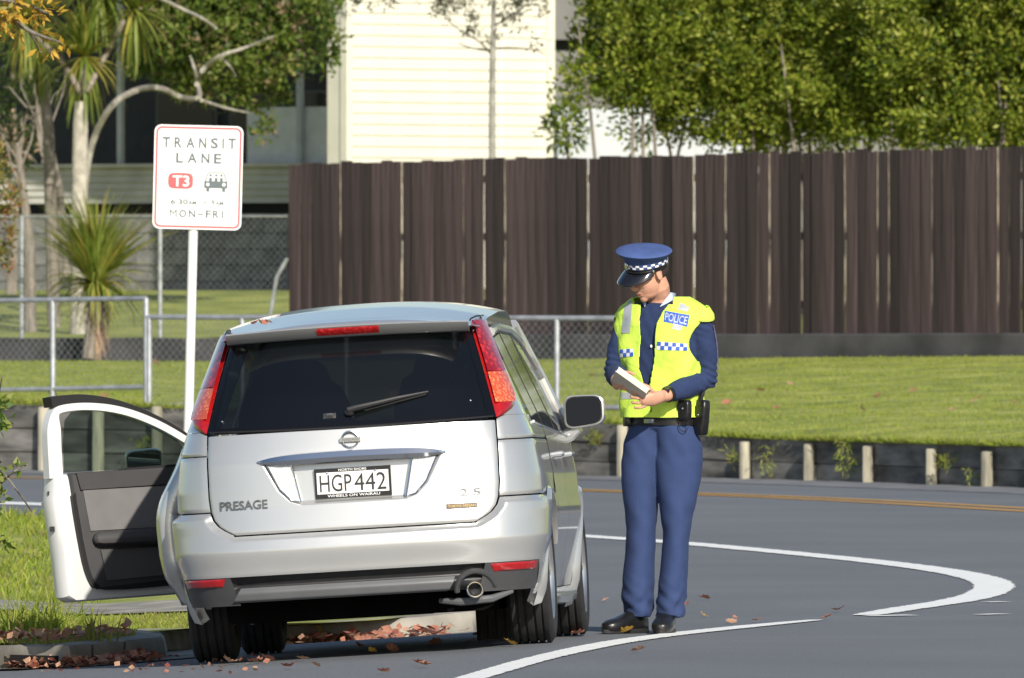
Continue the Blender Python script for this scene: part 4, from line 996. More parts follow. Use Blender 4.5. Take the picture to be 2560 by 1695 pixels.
# ---- greenhouse: pillars, side glass, roof, windscreen, bonnet, front
zt_side = lambda y: lerp_tab([(-.2, 1.44), (.6, 1.475), (1.6, 1.47), (2.1, 1.42), (2.6, 1.20), (2.95, 1.0)], y)
for sx in (-1, 1):
    for (y0, y1) in ((-.10, .56), (.61, 1.44)):
        b = MB(); side_panel(b, sx, y0, y1, lambda y: belt(y) + .015, lambda y: zt_side(y) - .03, 14, 14, 0.004); b.build('side_window', glass_dk, car)
    if sx == 1:
        b = MB(); side_panel(b, sx, 1.50, 2.52, lambda y: belt(y) + .015, lambda y: zt_side(y) - .03, 18, 14, 0.004); b.build('side_window', glass_dk, car)
    for y0, y1 in ((.555, .615), (1.435, 1.505)):
        b = MB(); side_panel(b, sx, y0, y1, belt, lambda y: zt_side(y) - .005, 4, 14, 0.005); b.build('door_pillar', seal, car)
    b = MB(); b.tube([SP(a_of_y(y, zt_side(y), sx), zt_side(y), .004) for y in np.linspace(-.12, 2.92, 30)], .022, 8); b.build('roof_rail', silver, car)
    b = MB(); b.tube([SP(a_of_y(y, belt(y), sx), belt(y) + .006, .006) for y in np.linspace(-.12 if sx > 0 else .5, 2.5 if sx > 0 else 1.45, 20)], .008, 6); b.build('belt_moulding', chrome, car)
RZ = [(-.70, 1.515), (-.5, 1.540), (0, 1.592), (.6, 1.622), (1.2, 1.632), (1.8, 1.605), (2.15, 1.555)]
def roof_pt(x, y):
    zc = lerp_tab(RZ, y); hw = lerp_tab([(-.7, .585), (0, .615), (1.2, .63), (2.15, .60)], y); q = min(1.0, abs(x) / hw)
    return Vector((x, y, zc - .075 * q ** 2.6 * (1 if y > -.5 else .9)))
b = MB(); b.grid(50, 50, lambda i, j_: (lambda y: roof_pt(lint(i, -1, 1) * lerp_tab([(-.7, .585), (0, .615), (1.2, .63), (2.15, .60)], y), y + .05 * (2 * i - 1) ** 2 * (1 - j_)))(lint(j_, -.60, 2.15))); b.build('roof', silver, car, sharp=50)
# roof spoiler over the glass
b = MB(); rings = []
for x in np.linspace(-.556, .556, 46):
    q = x / .556; zt = roof_pt(x, -.60 + .05 * q * q); yb = -.742 + .055 * q * q; 
    rings.append([Vector((x, zt.y + .006, zt.z + .002)), Vector((x, (zt.y + yb) / 2, zt.z - .004)), Vector((x, yb + .006, 1.508 - .012 * q * q)), Vector((x, yb, 1.502 - .012 * q * q)), Vector((x, yb + .040, 1.462 - .010 * q * q)), Vector((x, yb + .075, 1.454 - .008 * q * q)), Vector((x, -.60, 1.456))])
b.loft(rings, True, False); sp = b.build('roof_spoiler', silver, car, sharp=50)
b = MB(); b.grid(30, 4, lambda i, j_: Vector((lint(i, -.135, .150), -.7445 + .055 * (lint(i, -.135, .15) / .556) ** 2 + .038 * (1 - j_) + .002 - .006 * sst(0, .3, min(j_, 1 - j_)), lint(j_, 1.464, 1.497)))); b.build('brake_light', lens_mat('brake_lens', (.5, .01, .01), 60, (.42, .01, .012), (.75, .05, .05)), car)
for sx in (-1, 1):                               # black joint beside the spoiler
    b = MB(); b.tube([(sx * .562, -.62, 1.497), (sx * .563, -.57, 1.505), (sx * .575, -.3, 1.52), (sx * .60, .4, 1.53)], .004, 6); b.build('roof_joint', seal, car)
b = MB(); b.grid(20, 12, lambda i, j_: (lambda y, z: Vector((lint(i, -1, 1) * lerp_tab([(.9, .76), (1.5, .60)], z), y - .12 * (2 * i - 1) ** 2, z)))(lint(j_, 3.02, 2.16), lint(j_, .97, 1.515))); b.build('windscreen', glass_cl, car)
b = MB(); b.grid(24, 20, lambda i, j_: (lambda y: Vector((lint(i, -1, 1) * (.78 * taper(y)), y - .14 * (2 * i - 1) ** 2 * j_, lerp_tab([(2.9, .97), (3.4, .92), (3.75, .80)], y) - .06 * abs(2 * i - 1) ** 3)))(lint(j_, 2.92, 3.78))); b.build('bonnet', silver, car)
b = MB(); b.grid(24, 14, lambda i, j_: (lambda z: Vector((lint(i, -1, 1) * .76, 3.80 - .20 * (2 * i - 1) ** 4 - .10 * (2 * j_ - 1) ** 4, z)))(lint(j_, .22, .80))); b.build('front_bumper', silver, car)
for sx in (-1, 1):
    b = MB(); b.tube([SP(a_of_y(2.5, 1.0, sx), .98), SP(a_of_y(2.45, 1.25, sx), 1.25), (sx * .60, 2.12, 1.505)], [.035, .03, .03], 8)
    b.build('windscreen_pillar', silver, car)
# ---- chrome bar, emblem, reversing lamps, plate, lettering
b = MB(); rings = []
for x in np.linspace(-.434, .434, 50):
    q = abs(x) / .434; zc = .913 - .010 * q * q; hh = .0215 * (1 - q ** 6) + .004; pr = .030 * (1 - q ** 8) + .004
    o = SPx(x, zc, 0); rings.append([Vector((x, o.y + .01, zc + hh)), Vector((x, o.y - pr * .7, zc + hh * .8)), Vector((x, o.y - pr, zc - hh * .2)), Vector((x, o.y - pr * .85, zc - hh)), Vector((x, o.y + .015, zc - hh * 1.05))])
b.loft(rings, True, False); b.build('chrome_bar', chrome, car)
def em(x, z, o=0.0): 
    p = SPx(x, z); return Vector((x, p.y - o, z))
b = MB(); rr = []
cz = .983; oy = SPx(0, cz).y
mt_ = Matrix.Translation((0, oy - .006, cz)) @ Matrix.Rotation(R(90), 4, 'X') 
prof = [(.032, -.004), (.032, .004), (.036, .009), (.042, .007), (.0425, -.004)]
b.lathe(prof, 40, mt_); b.box((0, oy - .012, cz), (.048, .006, .0095)); eb = b.build('emblem', M('emblem_chrome', (.52, .54, .57), .22, .95, var=0), car)
b = MB(); text_into(b, 'NISSAN', -.036, cz - .006, .036, cz + .006, lambda x, z: Vector((x, oy - .0188, z))); b.build('lettering', M('emblem_dark', (.10, .10, .11), .4, var=0), eb)
for sx in (-1, 1):
    b = MB(); pts = [(sx * .388, .886), (sx * .282, .888), (sx * .246, .712), (sx * .285, .722), (sx * .335, .775)]
    ys_ = min(SPx(x, z).y for x, z in pts)
    n = len(pts); fr = [Vector((x, SPx(x, z).y - .004, z)) for x, z in pts]; bk = [Vector((x, SPx(x, z).y + .036, z)) for x, z in pts]
    b.add(fr + bk, [tuple(range(n))] + [(i, i + n, (i + 1) % n + n, (i + 1) % n) for i in range(n)]); rl = b.build('reversing_lamp', clear_lens, car, False)
    b = MB(); b.tube([fr[1] + Vector((-sx * .006, -.001, 0)), fr[2] + Vector((-sx * .006, -.001, 0))], .0045, 6); b.tube([fr[0], fr[4], fr[3], fr[2]], .004, 6); b.build('lamp_trim', chrome, rl)
py_ = SPx(0, .79).y + .034
plate = MB(); plate.prism([(-.174, .722), (.176, .722), (.176, .857), (-.174, .857)], -.014, (0, py_, 0)); plate_o = plate.build('number_plate', M('plate_frame', (.012, .012, .014), .35, var=0), car, False)
b = MB(); b.prism([(-.163, .741), (.165, .741), (.165, .839), (-.163, .839)], -.003, (0, py_ - .0145, 0)); b.build('plate', M('plate_white', (.78, .78, .76), .45, var=.03), plate_o, False)
pf = lambda x, z: Vector((x, py_ - .0195, z))
b = MB(); text_into(b, 'HGP', -.150, .750, -.004, .828, pf, off=.0); text_into(b, '442', .008, .750, .153, .828, pf, off=.0); b.build('plate_number', M('plate_ink', (.02, .02, .025), .5, var=0), plate_o)
b = MB(); text_into(b, 'WHEELS ON WAIRAU', -.118, .7255, .122, .7375, lambda x, z: Vector((x, py_ - .0155, z)), off=.01); text_into(b, 'NORTH SHORE', -.062, .8425, .066, .8535, lambda x, z: Vector((x, py_ - .0155, z)), off=.01); b.build('frame_lettering', M('ink_white', (.8, .8, .8), .5, var=0), plate_o)
for x in (-.115, .105):
    b = MB(); b.ell((x, py_ - .018, .838), (.006, .004, .006), n=6); b.build('screw', chrome, plate_o)
sf = lambda d: (lambda x, z: SPx(x, z, d))
def raised(body, x0, z0, x1, z1, nm, mat, off=.015):
    b = MB(); text_into(b, body, x0, z0, x1, z1, sf(.0055), off=off); n = len(b.v); fs = list(b.f)
    b2 = MB(); b2.add(b.v, b.f); v, f = text2d(body, off)
    o = b2.build(nm, mat, car, False); md = o.modifiers.new('t', 'SOLIDIFY'); md.thickness = .004; md.offset = 0; return o
badge = M('badge_chrome', (.13, .135, .145), .4, .4, var=0)
raised('PRESAGE', -.612, .692, -.392, .733, 'badge', badge, .012)
raised('2.5', .485, .696, .578, .729, 'badge', badge, .0)
b = MB(); b.grid(12, 3, lambda i, j_: SPx(lint(i, .420, .560), lint(j_, .640, .664), .003)); stk = b.build('dealer_sticker', M('sticker_dark', (.06, .045, .03), .5, var=0), car)
b = MB(); text_into(b, 'TOKYO NISSAN', .428, .646, .552, .658, sf(.0045), off=.01); b.build('sticker_lettering', M('gold', (.45, .28, .08), .5, .2, var=0), stk)
# ---- wiper, washer nub, glass studs
b = MB(); b.tube([SPx(-.005, 1.103, .03), SPx(.03, 1.109, .035), SPx(.12, 1.125, .034), SPx(.22, 1.146, .028), SPx(.36, 1.172, .018)], [.016, .015, .012, .010, .005], 8); wi = b.build('wiper_arm', black_pl, car)
b = MB(); b.tube([SPx(.07, 1.108, .012), SPx(.22, 1.139, .012), SPx(.352, 1.165, .012)], .006, 6); b.build('wiper_blade', seal, wi)
b = MB(); b.ell(SPx(0, 1.100, .015), (.024, .018, .018), n=8); b.build('wiper_cap', black_pl, wi)
b = MB(); b.grid(8, 6, lambda i, j_: SPx(lint(i, -.120, -.062), lint(j_, 1.083, 1.107), .004 + .016 * sst(0, .3, min(i, 1 - i)) * sst(0, .3, min(j_, 1 - j_)))); b.build('glass_latch', grey_pl, car)
for x, z in ((-.585, 1.095), (.548, 1.125), (.56, 1.448), (.40, 1.452)):
    b = MB(); b.ell(SPx(x, z, .008), (.006, .005, .006), n=6); b.build('stud', chrome, car)
# ---- underside, exhaust
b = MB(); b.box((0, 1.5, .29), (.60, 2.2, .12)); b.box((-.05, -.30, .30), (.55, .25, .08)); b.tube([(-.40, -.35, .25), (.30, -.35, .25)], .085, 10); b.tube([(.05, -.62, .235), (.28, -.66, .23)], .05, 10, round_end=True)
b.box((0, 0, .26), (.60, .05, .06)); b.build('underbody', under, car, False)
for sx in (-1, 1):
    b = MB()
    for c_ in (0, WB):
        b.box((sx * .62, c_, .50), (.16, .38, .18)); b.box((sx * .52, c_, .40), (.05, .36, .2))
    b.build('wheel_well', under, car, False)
b = MB(); b.lathe([(.030, .12), (.031, .0), (.036, -.005), (.039, .0), (.039, .14)], 28, Matrix.Translation((.529, -.915, .268)) @ Matrix.Rotation(R(-90), 4, 'X')); b.build('exhaust_pipe', chrome, car)
b = MB(); b.lathe([(.0305, .11), (.001, .11)], 20, Matrix.Translation((.529, -.915, .268)) @ Matrix.Rotation(R(-90), 4, 'X')); b.tube([(.36, -.78, .225), (.46, -.84, .215), (.60, -.84, .222), (.69, -.76, .25)], [.012, .018, .018, .01], 8); b.build('exhaust_bracket', trim_pl, car)
b = MB(); b.box((.40, 2.62, .105), (.085, .012, .10)); 
for k in range(4): b.box((.335 + .043 * k, 2.606, .105), (.006, .004, .098))
b.build('tyre_like_slab', rubber, car, False)  # ribbed slab standing in for an unidentified tyre-like object under the car
# ---- wheels
def wheel_meshes():
    t = MB(); pr = []
    hw = .101; half = [(.210, -.085), (.235, -.100), (.28, -.104), (.305, -.098), (.318, -.086)]
    tread = []
    for g0, g1 in ((-.086, -.060), (-.052, -.025), (-.017, .017), (.025, .052), (.060, .086)):
        tread += [(.314, g0), (RT - .001, g0 + .003), (RT, (g0 + g1) / 2), (RT - .001, g1 - .003), (.314, g1)]
    pr = half + tread + [(r, -h) for r, h in reversed(half)] + [(.19, .06), (.19, -.06), (.210, -.085)]
    mt = Matrix.Rotation(R(90), 4, 'Y'); t.lathe(pr, 56, mt); tm = t.mesh('tyre', rubber); fix_normals(tm); tm.set_sharp_from_angle(angle=R(40))
    r_ = MB(); r_.lathe([(.212, .082), (.222, .094), (.214, .098), (.200, .086), (.192, .05), (.190, -.08)], 48, mt)
    r_.lathe([(.19, .02), (.04, .02)], 32, mt); n_s = 10
    for k in range(n_s):
        a = 2 * math.pi * k / n_s; d = Vector((0, math.cos(a), math.sin(a))); tt = Vector((0, -math.sin(a), math.cos(a)))
        rings = []
        for q, wd, xo in ((.035, .020, .072), (.10, .015, .080), (.20, .019, .084)):
            c_ = d * q; rings.append([c_ + tt * wd + Vector((xo - .03, 0, 0)), c_ + tt * wd * .7 + Vector((xo, 0, 0)), c_ - tt * wd * .7 + Vector((xo, 0, 0)), c_ - tt * wd + Vector((xo - .03, 0, 0))])
        r_.loft(rings)
    r_.lathe([(.001, .090), (.03, .088), (.042, .076), (.045, .04)], 24, mt); rm = r_.mesh('rim', alloy); fix_normals(rm); rm.set_sharp_from_angle(angle=R(40))
    return tm, rm
tm, rm = wheel_meshes()
for sx in (-1, 1):
    for y in (0, WB):
        wl_ = bpy.data.objects.new('wheel', rm); C.objects.link(wl_); wl_.parent = car; wl_.location = (sx * TR, y, RT); wl_.rotation_euler = (0, 0, 0 if sx > 0 else math.pi); wl_.name = 'wheel'
        ty = bpy.data.objects.new('tyre', tm); C.objects.link(ty); ty.parent = wl_
# ---- interior
b = MB(); b.grid(1, 1, lambda i, j_: Vector((lint(i, -.66, .66), lint(j_, -.55, 2.9), .62))); b.build('interior_floor', dark_int, car)
def seat(x, y, nm='seat', wd=.24):
    b = MB(); b.box((x, y + .25, .66), (wd, .25, .09)); b.tube([(x, y, .72), (x, y - .08, 1.12)], [wd * .95, wd * .85], 12, flat=.32, up=(1, 0, 0), round_end=True); b.build(nm, dark_int, car)
    b = MB(); b.tube([(x, y - .09, 1.19), (x, y - .10, 1.29)], [.12, .105], 12, flat=.4, up=(1, 0, 0), round_end=True); b.build('headrest', grey_int2, car)
for x in (-.36, .36):
    seat(x, .95); seat(x, 1.9); seat(x * 1.0, 0.0)
b = MB(); b.box((0, 2.75, .90), (.70, .18, .08)); b.build('dashboard', dark_int, car, False)
# ---- right-hand mirror on the driver's door
def mirror(parent, c, nm, sx=1, w_=.098, h_=.076, rot=None):
    rot = rot or Matrix.Identity(3); out = []
    def outline(s, dep, n=28):
        r = []
        for k in range(n):
            t = 2 * math.pi * k / n; ct_, st = math.cos(t), math.sin(t)
            x = w_ * s * math.copysign(abs(ct_) ** .45, ct_); z = h_ * s * math.copysign(abs(st) ** .45, st); z += .10 * x * sx * (1 if st < 0 else -.15)
            r.append(Vector(c) + rot @ Vector((x, dep, z)))
        return r
    b = MB(); b.loft([outline(.88, .004), outline(.93, -.004), outline(1.0, 0), outline(1.02, .03), outline(.86, .09), outline(.45, .115)]); mo = b.build(nm, silver, parent)
    b = MB(); b.loft([outline(.90, -.002), outline(.86, .001)]); b.build('mirror_frame', black_pl, mo)
    b = MB(); ol = outline(.86, -.0055); b.add(ol, [tuple(range(len(ol)))]); b.build('mirror_glass', M('mirror', (.10, .11, .125), .03, 1.0, var=0), mo, False)
    return mo
mirror(car, (.905, 2.36, 1.075), 'wing_mirror', 1, rot=Matrix.Rotation(R(-9), 3, 'Z') @ Matrix.Rotation(R(-2), 3, 'X'))
b = MB(); b.tube([(.775, 2.43, .95), (.83, 2.42, .965), (.875, 2.41, 1.0)], [.04, .033, .028], 10); b.build('mirror_stalk', silver, car)
# ---- open front left door: d along the door from the hinge, t inward, z up
DA = R(54); hx, hy = -.815, 2.52
dd = Vector((-math.sin(DA), -math.cos(DA), 0)) * 0.97; dn = Vector((math.cos(DA), -math.sin(DA), 0))   # dn points to the inner face
def DP(d, t, z): return Vector((hx, hy, 0)) + dd * d + dn * t + Vector((0, 0, z))
sunlit_jamb = M('door_jamb_sunlit', (0.74, 0.74, 0.73), 0.35, 0.05, var=0.04, coat=0.4)  # same silver as the body; white of direct sun put into this colour
outl = [(.02, .36), (.10, .315), (.98, .305), (1.03, .32), (1.045, .55), (1.07, .72), (1.075, .80), (1.06, .93), (1.05, 1.10), (1.035, 1.225), (1.0, 1.262), (.86, 1.268), (.66, 1.245), (.46, 1.175), (.26, 1.075), (.08, .97), (.02, .92)]
win = [(.20, .925), (.975, .925), (.972, 1.08), (.955, 1.175), (.915, 1.212), (.82, 1.222), (.64, 1.198), (.46, 1.13), (.32, 1.05)]
# lower shell: outer skin and the thick shut face
low = [(.02, .36), (.10, .315), (1.00, .305), (1.04, .33), (1.055, .55), (1.075, .72), (1.08, .80), (1.06, .92), (.02, .92)]
b = MB(); rings = []
for t, ins in ((-.05, .035), (-.035, .008), (0, 0), (.055, .004), (.075, .02), (.080, .045)):
    cx_, cz_ = .55, .62
    rings.append([DP(d + (cx_ - d) * ins * 2.0, t + (.0), z + (cz_ - z) * ins * 1.6) for d, z in low])
b.loft(rings); dsh = b.build('front_door', sunlit_jamb, car, sharp=40); tag(dsh, 'front left door standing wide open')
# window frame as a swept bar
fr = [(1.042, .90), (1.042, 1.10), (1.032, 1.205), (1.0, 1.232), (.84, 1.238), (.65, 1.212), (.46, 1.145), (.29, 1.055), (.12, .945)]
def bar(pts, d0, t0, t1, nm, mat, par, k=3):
    p2 = smooth_px(pts, k); b = MB(); rings = []
    for i, (d, z) in enumerate(p2):
        a = Vector(p2[min(i + 1, len(p2) - 1)]) - Vector(p2[max(i - 1, 0)]); a.normalize(); nx_, nz_ = -a.y, a.x
        wl2 = d0 if not callable(d0) else d0(d, z)
        rings.append([DP(d + nx_ * wl2, t0, z + nz_ * wl2), DP(d - nx_ * wl2, t0, z - nz_ * wl2), DP(d - nx_ * wl2, t1, z - nz_ * wl2), DP(d + nx_ * wl2, t1, z + nz_ * wl2)])
    b.loft(rings); return b.build(nm, mat, par, sharp=50)
bar(fr, lambda d, z: .017 + .022 * sst(.93, 1.03, d) * sst(1.24, 1.12, z), .0, .055, 'window_frame', sunlit_jamb, dsh)
bar([(1.040, 1.262), (1.00, 1.268), (.95, 1.270), (.85, 1.272), (.66, 1.246), (.47, 1.178), (.30, 1.086), (.14, .98)], lambda d, z: .012 + .012 * sst(.5, .95, d), -.03, .05, 'weather_strip', seal, dsh)
b = MB(); b.prism([(d, z) for d, z in win] , .006, DP(0, .02, 0), dd, (0, 0, 1), dn); b.build('door_glass', glass_cl, dsh, False)
# trim card with two tones, armrest, pocket
card = [(.06, .40), (.86, .365), (.905, .42), (.945, .60), (.975, .85), (.985, .915), (.03, .925)]
def inset(poly, f, c=(.5, .64)): return [(x + (c[0] - x) * f, z + (c[1] - z) * f) for x, z in poly]
b = MB(); rings = [[DP(d, t, z) for d, z in inset(card, f)] for t, f in ((.078, -.02), (.098, -.01), (.108, .02))]; b.loft(rings); tc_ = b.build('door_card', grey_int2, dsh, sharp=40)
b = MB(); b.prism([(.08, .64), (.90, .64), (.93, .835), (.05, .835)], .006, DP(0, .108, 0), dd, (0, 0, 1), dn); b.build('card_insert', grey_int, tc_, False)
b = MB(); b.prism([(.08, .845), (.945, .838), (.965, .918), (.05, .925)], .016, DP(0, .105, 0), dd, (0, 0, 1), dn); b.build('card_top', grey_int2, tc_, False)
b = MB(); b.tube([DP(.16, .125, .615), DP(.5, .135, .60), (DP(.86, .13, .60))], [.04, .045, .035], 10, flat=.9, round_end=True); b.build('armrest', grey_int2, tc_)
b = MB(); b.prism([(.12, .42), (.82, .40), (.85, .545), (.15, .545)], .012, DP(0, .106, 0), dd, (0, 0, 1), dn); b.build('door_pocket', M('interior_mid', (.085, .083, .083), .75, var=.08), tc_, False)
bar([(.03, .93), (.99, .915), (.955, .62), (.92, .42), (.86, .352), (.06, .385)], .011, .06, .105, 'door_seal', seal, dsh, 2)
b = MB(); ee = DP(1.066, .03, .66); b.box(ee, (.012, .02, .012)); b.build('door_latch', seal, dsh, False); b = MB(); b.box(DP(1.066, .02, .83), (.008, .012, .010)); b.build('grommet', seal, dsh, False)
b = MB(); b.tube([DP(.86, -.045, .775), DP(.90, -.085, .78), DP(1.02, -.09, .785), DP(1.06, -.05, .78)], [.014, .016, .016, .014], 8); b.build('door_handle', silver, dsh)
mirror(dsh, DP(.40, -.16, .955), 'wing_mirror', -1, w_=.09, h_=.06, rot=Matrix.Rotation(R(10), 3, 'Z') @ Matrix.Rotation(R(8), 3, 'X'))
# ---- sliding rear door, slid back along the left flank
b = MB()
def fsd(i, j_):
    z = lint(j_, .27, .99); y = lint(i, -.42, .52) + .10 * sst(.45, .27, z) * (1 - i); p = SP(a_of_y(.5, z, -1), z)
    ed = min(i, 1 - i) * .9; return Vector((p.x - .012 - .10 * sst(1.0, .66, z) + .03 * (1 - sst(0, .09, ed)) + .035 * sst(.42, .27, z), y, z))
b.grid(20, 28, fsd); o_ = b.build('sliding_door', silver, car, sharp=50); md = o_.modifiers.new('t', 'SOLIDIFY'); md.thickness = .10; md.offset = -1
tag(o_, 'left sliding door slid back along the flank')
# ================================================================ THE OFFICER (local frame: x right, y away, z up; 514 px of the photograph per metre)
oY = 66.3; oX = (1640 - 1280) * oY / F_PX; oZ = gz(oX, oY)
person = thing('person', 'police officer in yellow high-visibility vest and peaked cap writing in a pad', 'person', (oX, oY, oZ))
def OP(xd, yd, y=0.0): return Vector(((xd * K - 1640) / 514, y, (1580 - yd * K) / 514))
skin = M('skin', (0.58, 0.31, 0.215), 0.5, var=0.10, scale=18, spec=0.4)
skin.node_tree.nodes['Principled BSDF'].inputs['Subsurface Weight'].default_value = 0.12
skin.node_tree.nodes['Principled BSDF'].inputs['Subsurface Radius'].default_value = (0.012, 0.004, 0.002)
navy = M('navy_wool', (0.018, 0.034, 0.100), 0.95, var=0.15, scale=30, bump=0.25, bscale=260)
trous = M('navy_trousers', (0.026, 0.048, 0.135), 0.9, var=0.10, scale=12, bump=0.12, bscale=320)
hiviz = M('hi_vis_yellow', (0.62, 0.86, 0.10), 0.8, var=0.08, scale=14, bump=0.6, bscale=26)
leather = M('black_leather', (0.012, 0.012, 0.013), 0.32, var=0.2, scale=25, bump=0.15, bscale=90)
patent = M('patent_black', (0.008, 0.008, 0.010), 0.10, var=0, coat=1)
capm = M('cap_blue', (0.055, 0.095, 0.26), 0.9, var=0.10, scale=20, bump=0.15, bscale=250)
silver_t = M('reflective_tape', (0.50, 0.52, 0.54), 0.35, 0.2, var=0.08, scale=40)
blue_t = M('police_blue', (0.05, 0.12, 0.52), 0.5, var=0.05)
white_t = M('check_white', (0.75, 0.77, 0.80), 0.5, var=0.05)
FA = R(28); fx = Vector((math.cos(FA), -math.sin(FA), 0)); ff = Vector((-math.sin(FA), -math.cos(FA), 0))
TT = [(.98, .035, .168, .122), (1.06, .030, .168, .118), (1.15, .030, .170, .122), (1.30, .032, .186, .132), (1.42, .034, .203, .138), (1.50, .036, .214, .130), (1.55, .036, .208, .115), (1.585, .034, .182, .098), (1.615, .030, .135, .082), (1.645, .024, .082, .068), (1.70, .005, .060, .062)]
def trow(z, k): return lerp_tab([(t[0], t[k]) for t in TT], z)
def tc(z): return Vector((trow(z, 1), 0.02 - .01 * (z - 1), z))
def TS(phi, z, off=0.0):                         # torso surface, phi 0 = his front, positive to his left
    rx, ry = trow(z, 2) + off, trow(z, 3) + off
    s, c = math.sin(phi), math.cos(phi); e = 2.4
    s2 = math.copysign(abs(s) ** (2 / e), s); c2 = math.copysign(abs(c) ** (2 / e), c)
    return tc(z) + fx * (rx * s2) + ff * (ry * c2)
def trings(z0, z1, n, off, seg=40):
    return [[TS(2 * math.pi * k / seg, z, off) for k in range(seg)] for z in np.linspace(z0, z1, n)]
# joints
SL, EL, WL = Vector((.205, -.085, 1.535)), Vector((.238, -.03, 1.235)), Vector((.045, -.285, 1.160))
SR, ER, WR = Vector((-.125, .085, 1.530)), Vector((-.192, .035, 1.265)), Vector((-.190, -.215, 1.232))
# head frame
yw_, pt2 = R(62), R(25); hh_ = Vector((-math.sin(yw_) * math.cos(pt2), -math.cos(yw_) * math.cos(pt2), -math.sin(pt2))); hl_ = Vector((math.cos(yw_), -math.sin(yw_), 0)); hu_ = hh_.cross(hl_)
HC = Vector((-.036, -.075, 1.752)); HR = Matrix((hh_, hl_, hu_)).transposed()
def HP(x, y, z): return HC + HR @ Vector((x, y, z))
b = MB()
def hell(c, r, n=12): b.ell(HP(*c), r, HR, n)
hell((-.012, 0, .024), (.100, .077, .086)); hell((.030, 0, -.035), (.068, .064, .085)); hell((.038, 0, -.085), (.052, .048, .036)); hell((.076, 0, -.103), (.020, .024, .019))
hell((.058, .030, -.025), (.036, .030, .034)); hell((.058, -.030, -.025), (.036, .030, .034)); hell((.076, 0, .022), (.018, .052, .016))
hell((.083, .0, -.071), (.017, .024, .010)); hell((.088, 0, -.066), (.012, .022, .006)); hell((.085, 0, -.079), (.012, .019, .006)); hell((.078, 0, -.045), (.020, .022, .016))
b.tube([HP(.084, 0, .018), HP(.100, 0, -.008), HP(.113, 0, -.030), HP(.104, 0, -.041)], [.010, .011, .0135, .012], 10, round_end=True)
for sy_ in (-1, 1):
    hell((.100, sy_ * .011, -.037), (.010, .008, .007), 8)
    b.ell(HP(-.010, sy_ * .079, -.012), (.020, .009, .034), HR @ Matrix.Rotation(sy_ * .35, 3, 'Z') @ Matrix.Rotation(-.15, 3, 'Y'), 10)
b.tube([HP(-.020, 0, -.03), HP(-.020, 0, -.085), Vector((.012, -.012, 1.645)), Vector((.028, .01, 1.58))], [.052, .053, .058, .075], 16)
b.loft(trings(1.0, 1.60, 12, -.02, 30))
b.tube([SL, EL, WL], [.055, .045, .033], 14, round_end=True); b.tube([SR, ER, WR], [.055, .045, .033], 14, round_end=True)
def finger(p0, dirs, r, lens):
    pts = [Vector(p0)]
    for d, l in zip(dirs, lens): pts.append(pts[-1] + Vector(d).normalized() * l)
    b.tube(pts, [r, r, r * .93, r * .8][:len(pts)], 10, round_end=True)
# his left hand (viewer right): palm under the pad, fingers wrapping up over its lower end
PL = Vector((-.020, -.338, 1.143)); b.tube([WL, Vector((.018, -.318, 1.152)), PL, PL + Vector((-.030, -.012, -.004))], [.030, .034, .040, .034], 14, flat=.62, up=(0, -.5, 1), round_end=True)
for k in range(4):
    base = PL + Vector((-.036, -.020 + .004 * k, .026 - .021 * k)); l = (.036, .040, .037, .030)[k]
    finger(base, [(-1, -.15, .05 - .1 * k), (-.75, .35, .15 - .05 * k), (-.1, .9, .2)], .0088 - .0004 * k, (l, l * .75, l * .55))
finger(PL + Vector((.0, -.02, .036)), [(-.6, -.25, .65), (-.85, .05, .35), (-.9, .1, -.05)], .0098, (.030, .030, .024))
# his right hand (viewer left): fist steadying the top of the pad with a pen
PR = Vector((-.192, -.275, 1.222)); b.tube([WR, Vector((-.191, -.25, 1.228)), PR, PR + Vector((.012, -.022, .0))], [.030, .033, .039, .032], 14, flat=.7, up=(0, 0, 1), round_end=True)
for k in range(4):
    base = PR + Vector((.010 + .002 * k, -.034, .030 - .020 * k)); l = (.033, .035, .032, .027)[k]
    finger(base, [(.55, -.8, -.1), (.85, .15, -.25), (.1, .9, -.1)], .0088 - .0004 * k, (l, l * .75, l * .55))
finger(PR + Vector((.022, -.01, .036)), [(.55, -.5, .4), (.75, -.45, -.05), (.6, -.3, -.3)], .0096, (.028, .026, .022))
remesh(b, 'body', skin, .0042, person, 3, fac=.45)
# lips, eyebrow, hair, glasses
b = MB(); b.tube([HP(.0935, -.020, -.070), HP(.0985, -.008, -.068), HP(.0985, .008, -.068), HP(.0925, .020, -.070)], [.003, .005, .005, .003], 8, round_end=True); b.tube([HP(.0925, -.017, -.079), HP(.096, 0, -.0795), HP(.0915, .017, -.079)], [.003, .0055, .003], 8, round_end=True); b.build('lips', M('lips', (.45, .17, .13), .45, var=.05), person)
b = MB()
def hshell(i, j_):
    t = R(lint(i, 104, 256)); zz = lint(j_, -.040, .05); w2 = math.sqrt(max(.2, 1 - ((zz - .024) / .098) ** 2)); return HP(-.012 + .1025 * w2 * math.cos(t), .0795 * w2 * math.sin(t), zz)
b.grid(40, 10, hshell); ho = b.build('hair', M('hair', (.035, .022, .016), .7, var=.3, scale=60, bump=.6, bscale=220), person)
md = ho.modifiers.new('t', 'SOLIDIFY'); md.thickness = .003
for sy_ in (1, -1):
    b = MB(); b.prism([(.012, -.012), (.020, -.012), (.024, .03), (.006, .03)], .003 * sy_, HP(.012, sy_ * .0745, 0), hh_, hu_, hl_); b.build('sideburn', MATS['hair'], ho)
b = MB(); b.grid(24, 6, lambda i, j_: (lambda t, z: HP(.008 + .096 * math.cos(t), .078 * math.sin(t), z))(R(lint(i, -52, 52)), lint(j_, -.012, .020)))
for sy_ in (-1, 1): b.tube([HP(.066, sy_ * .066, .012), HP(-.005, sy_ * .082, .008)], .0025, 6)
b.build('sunglasses', patent, person)
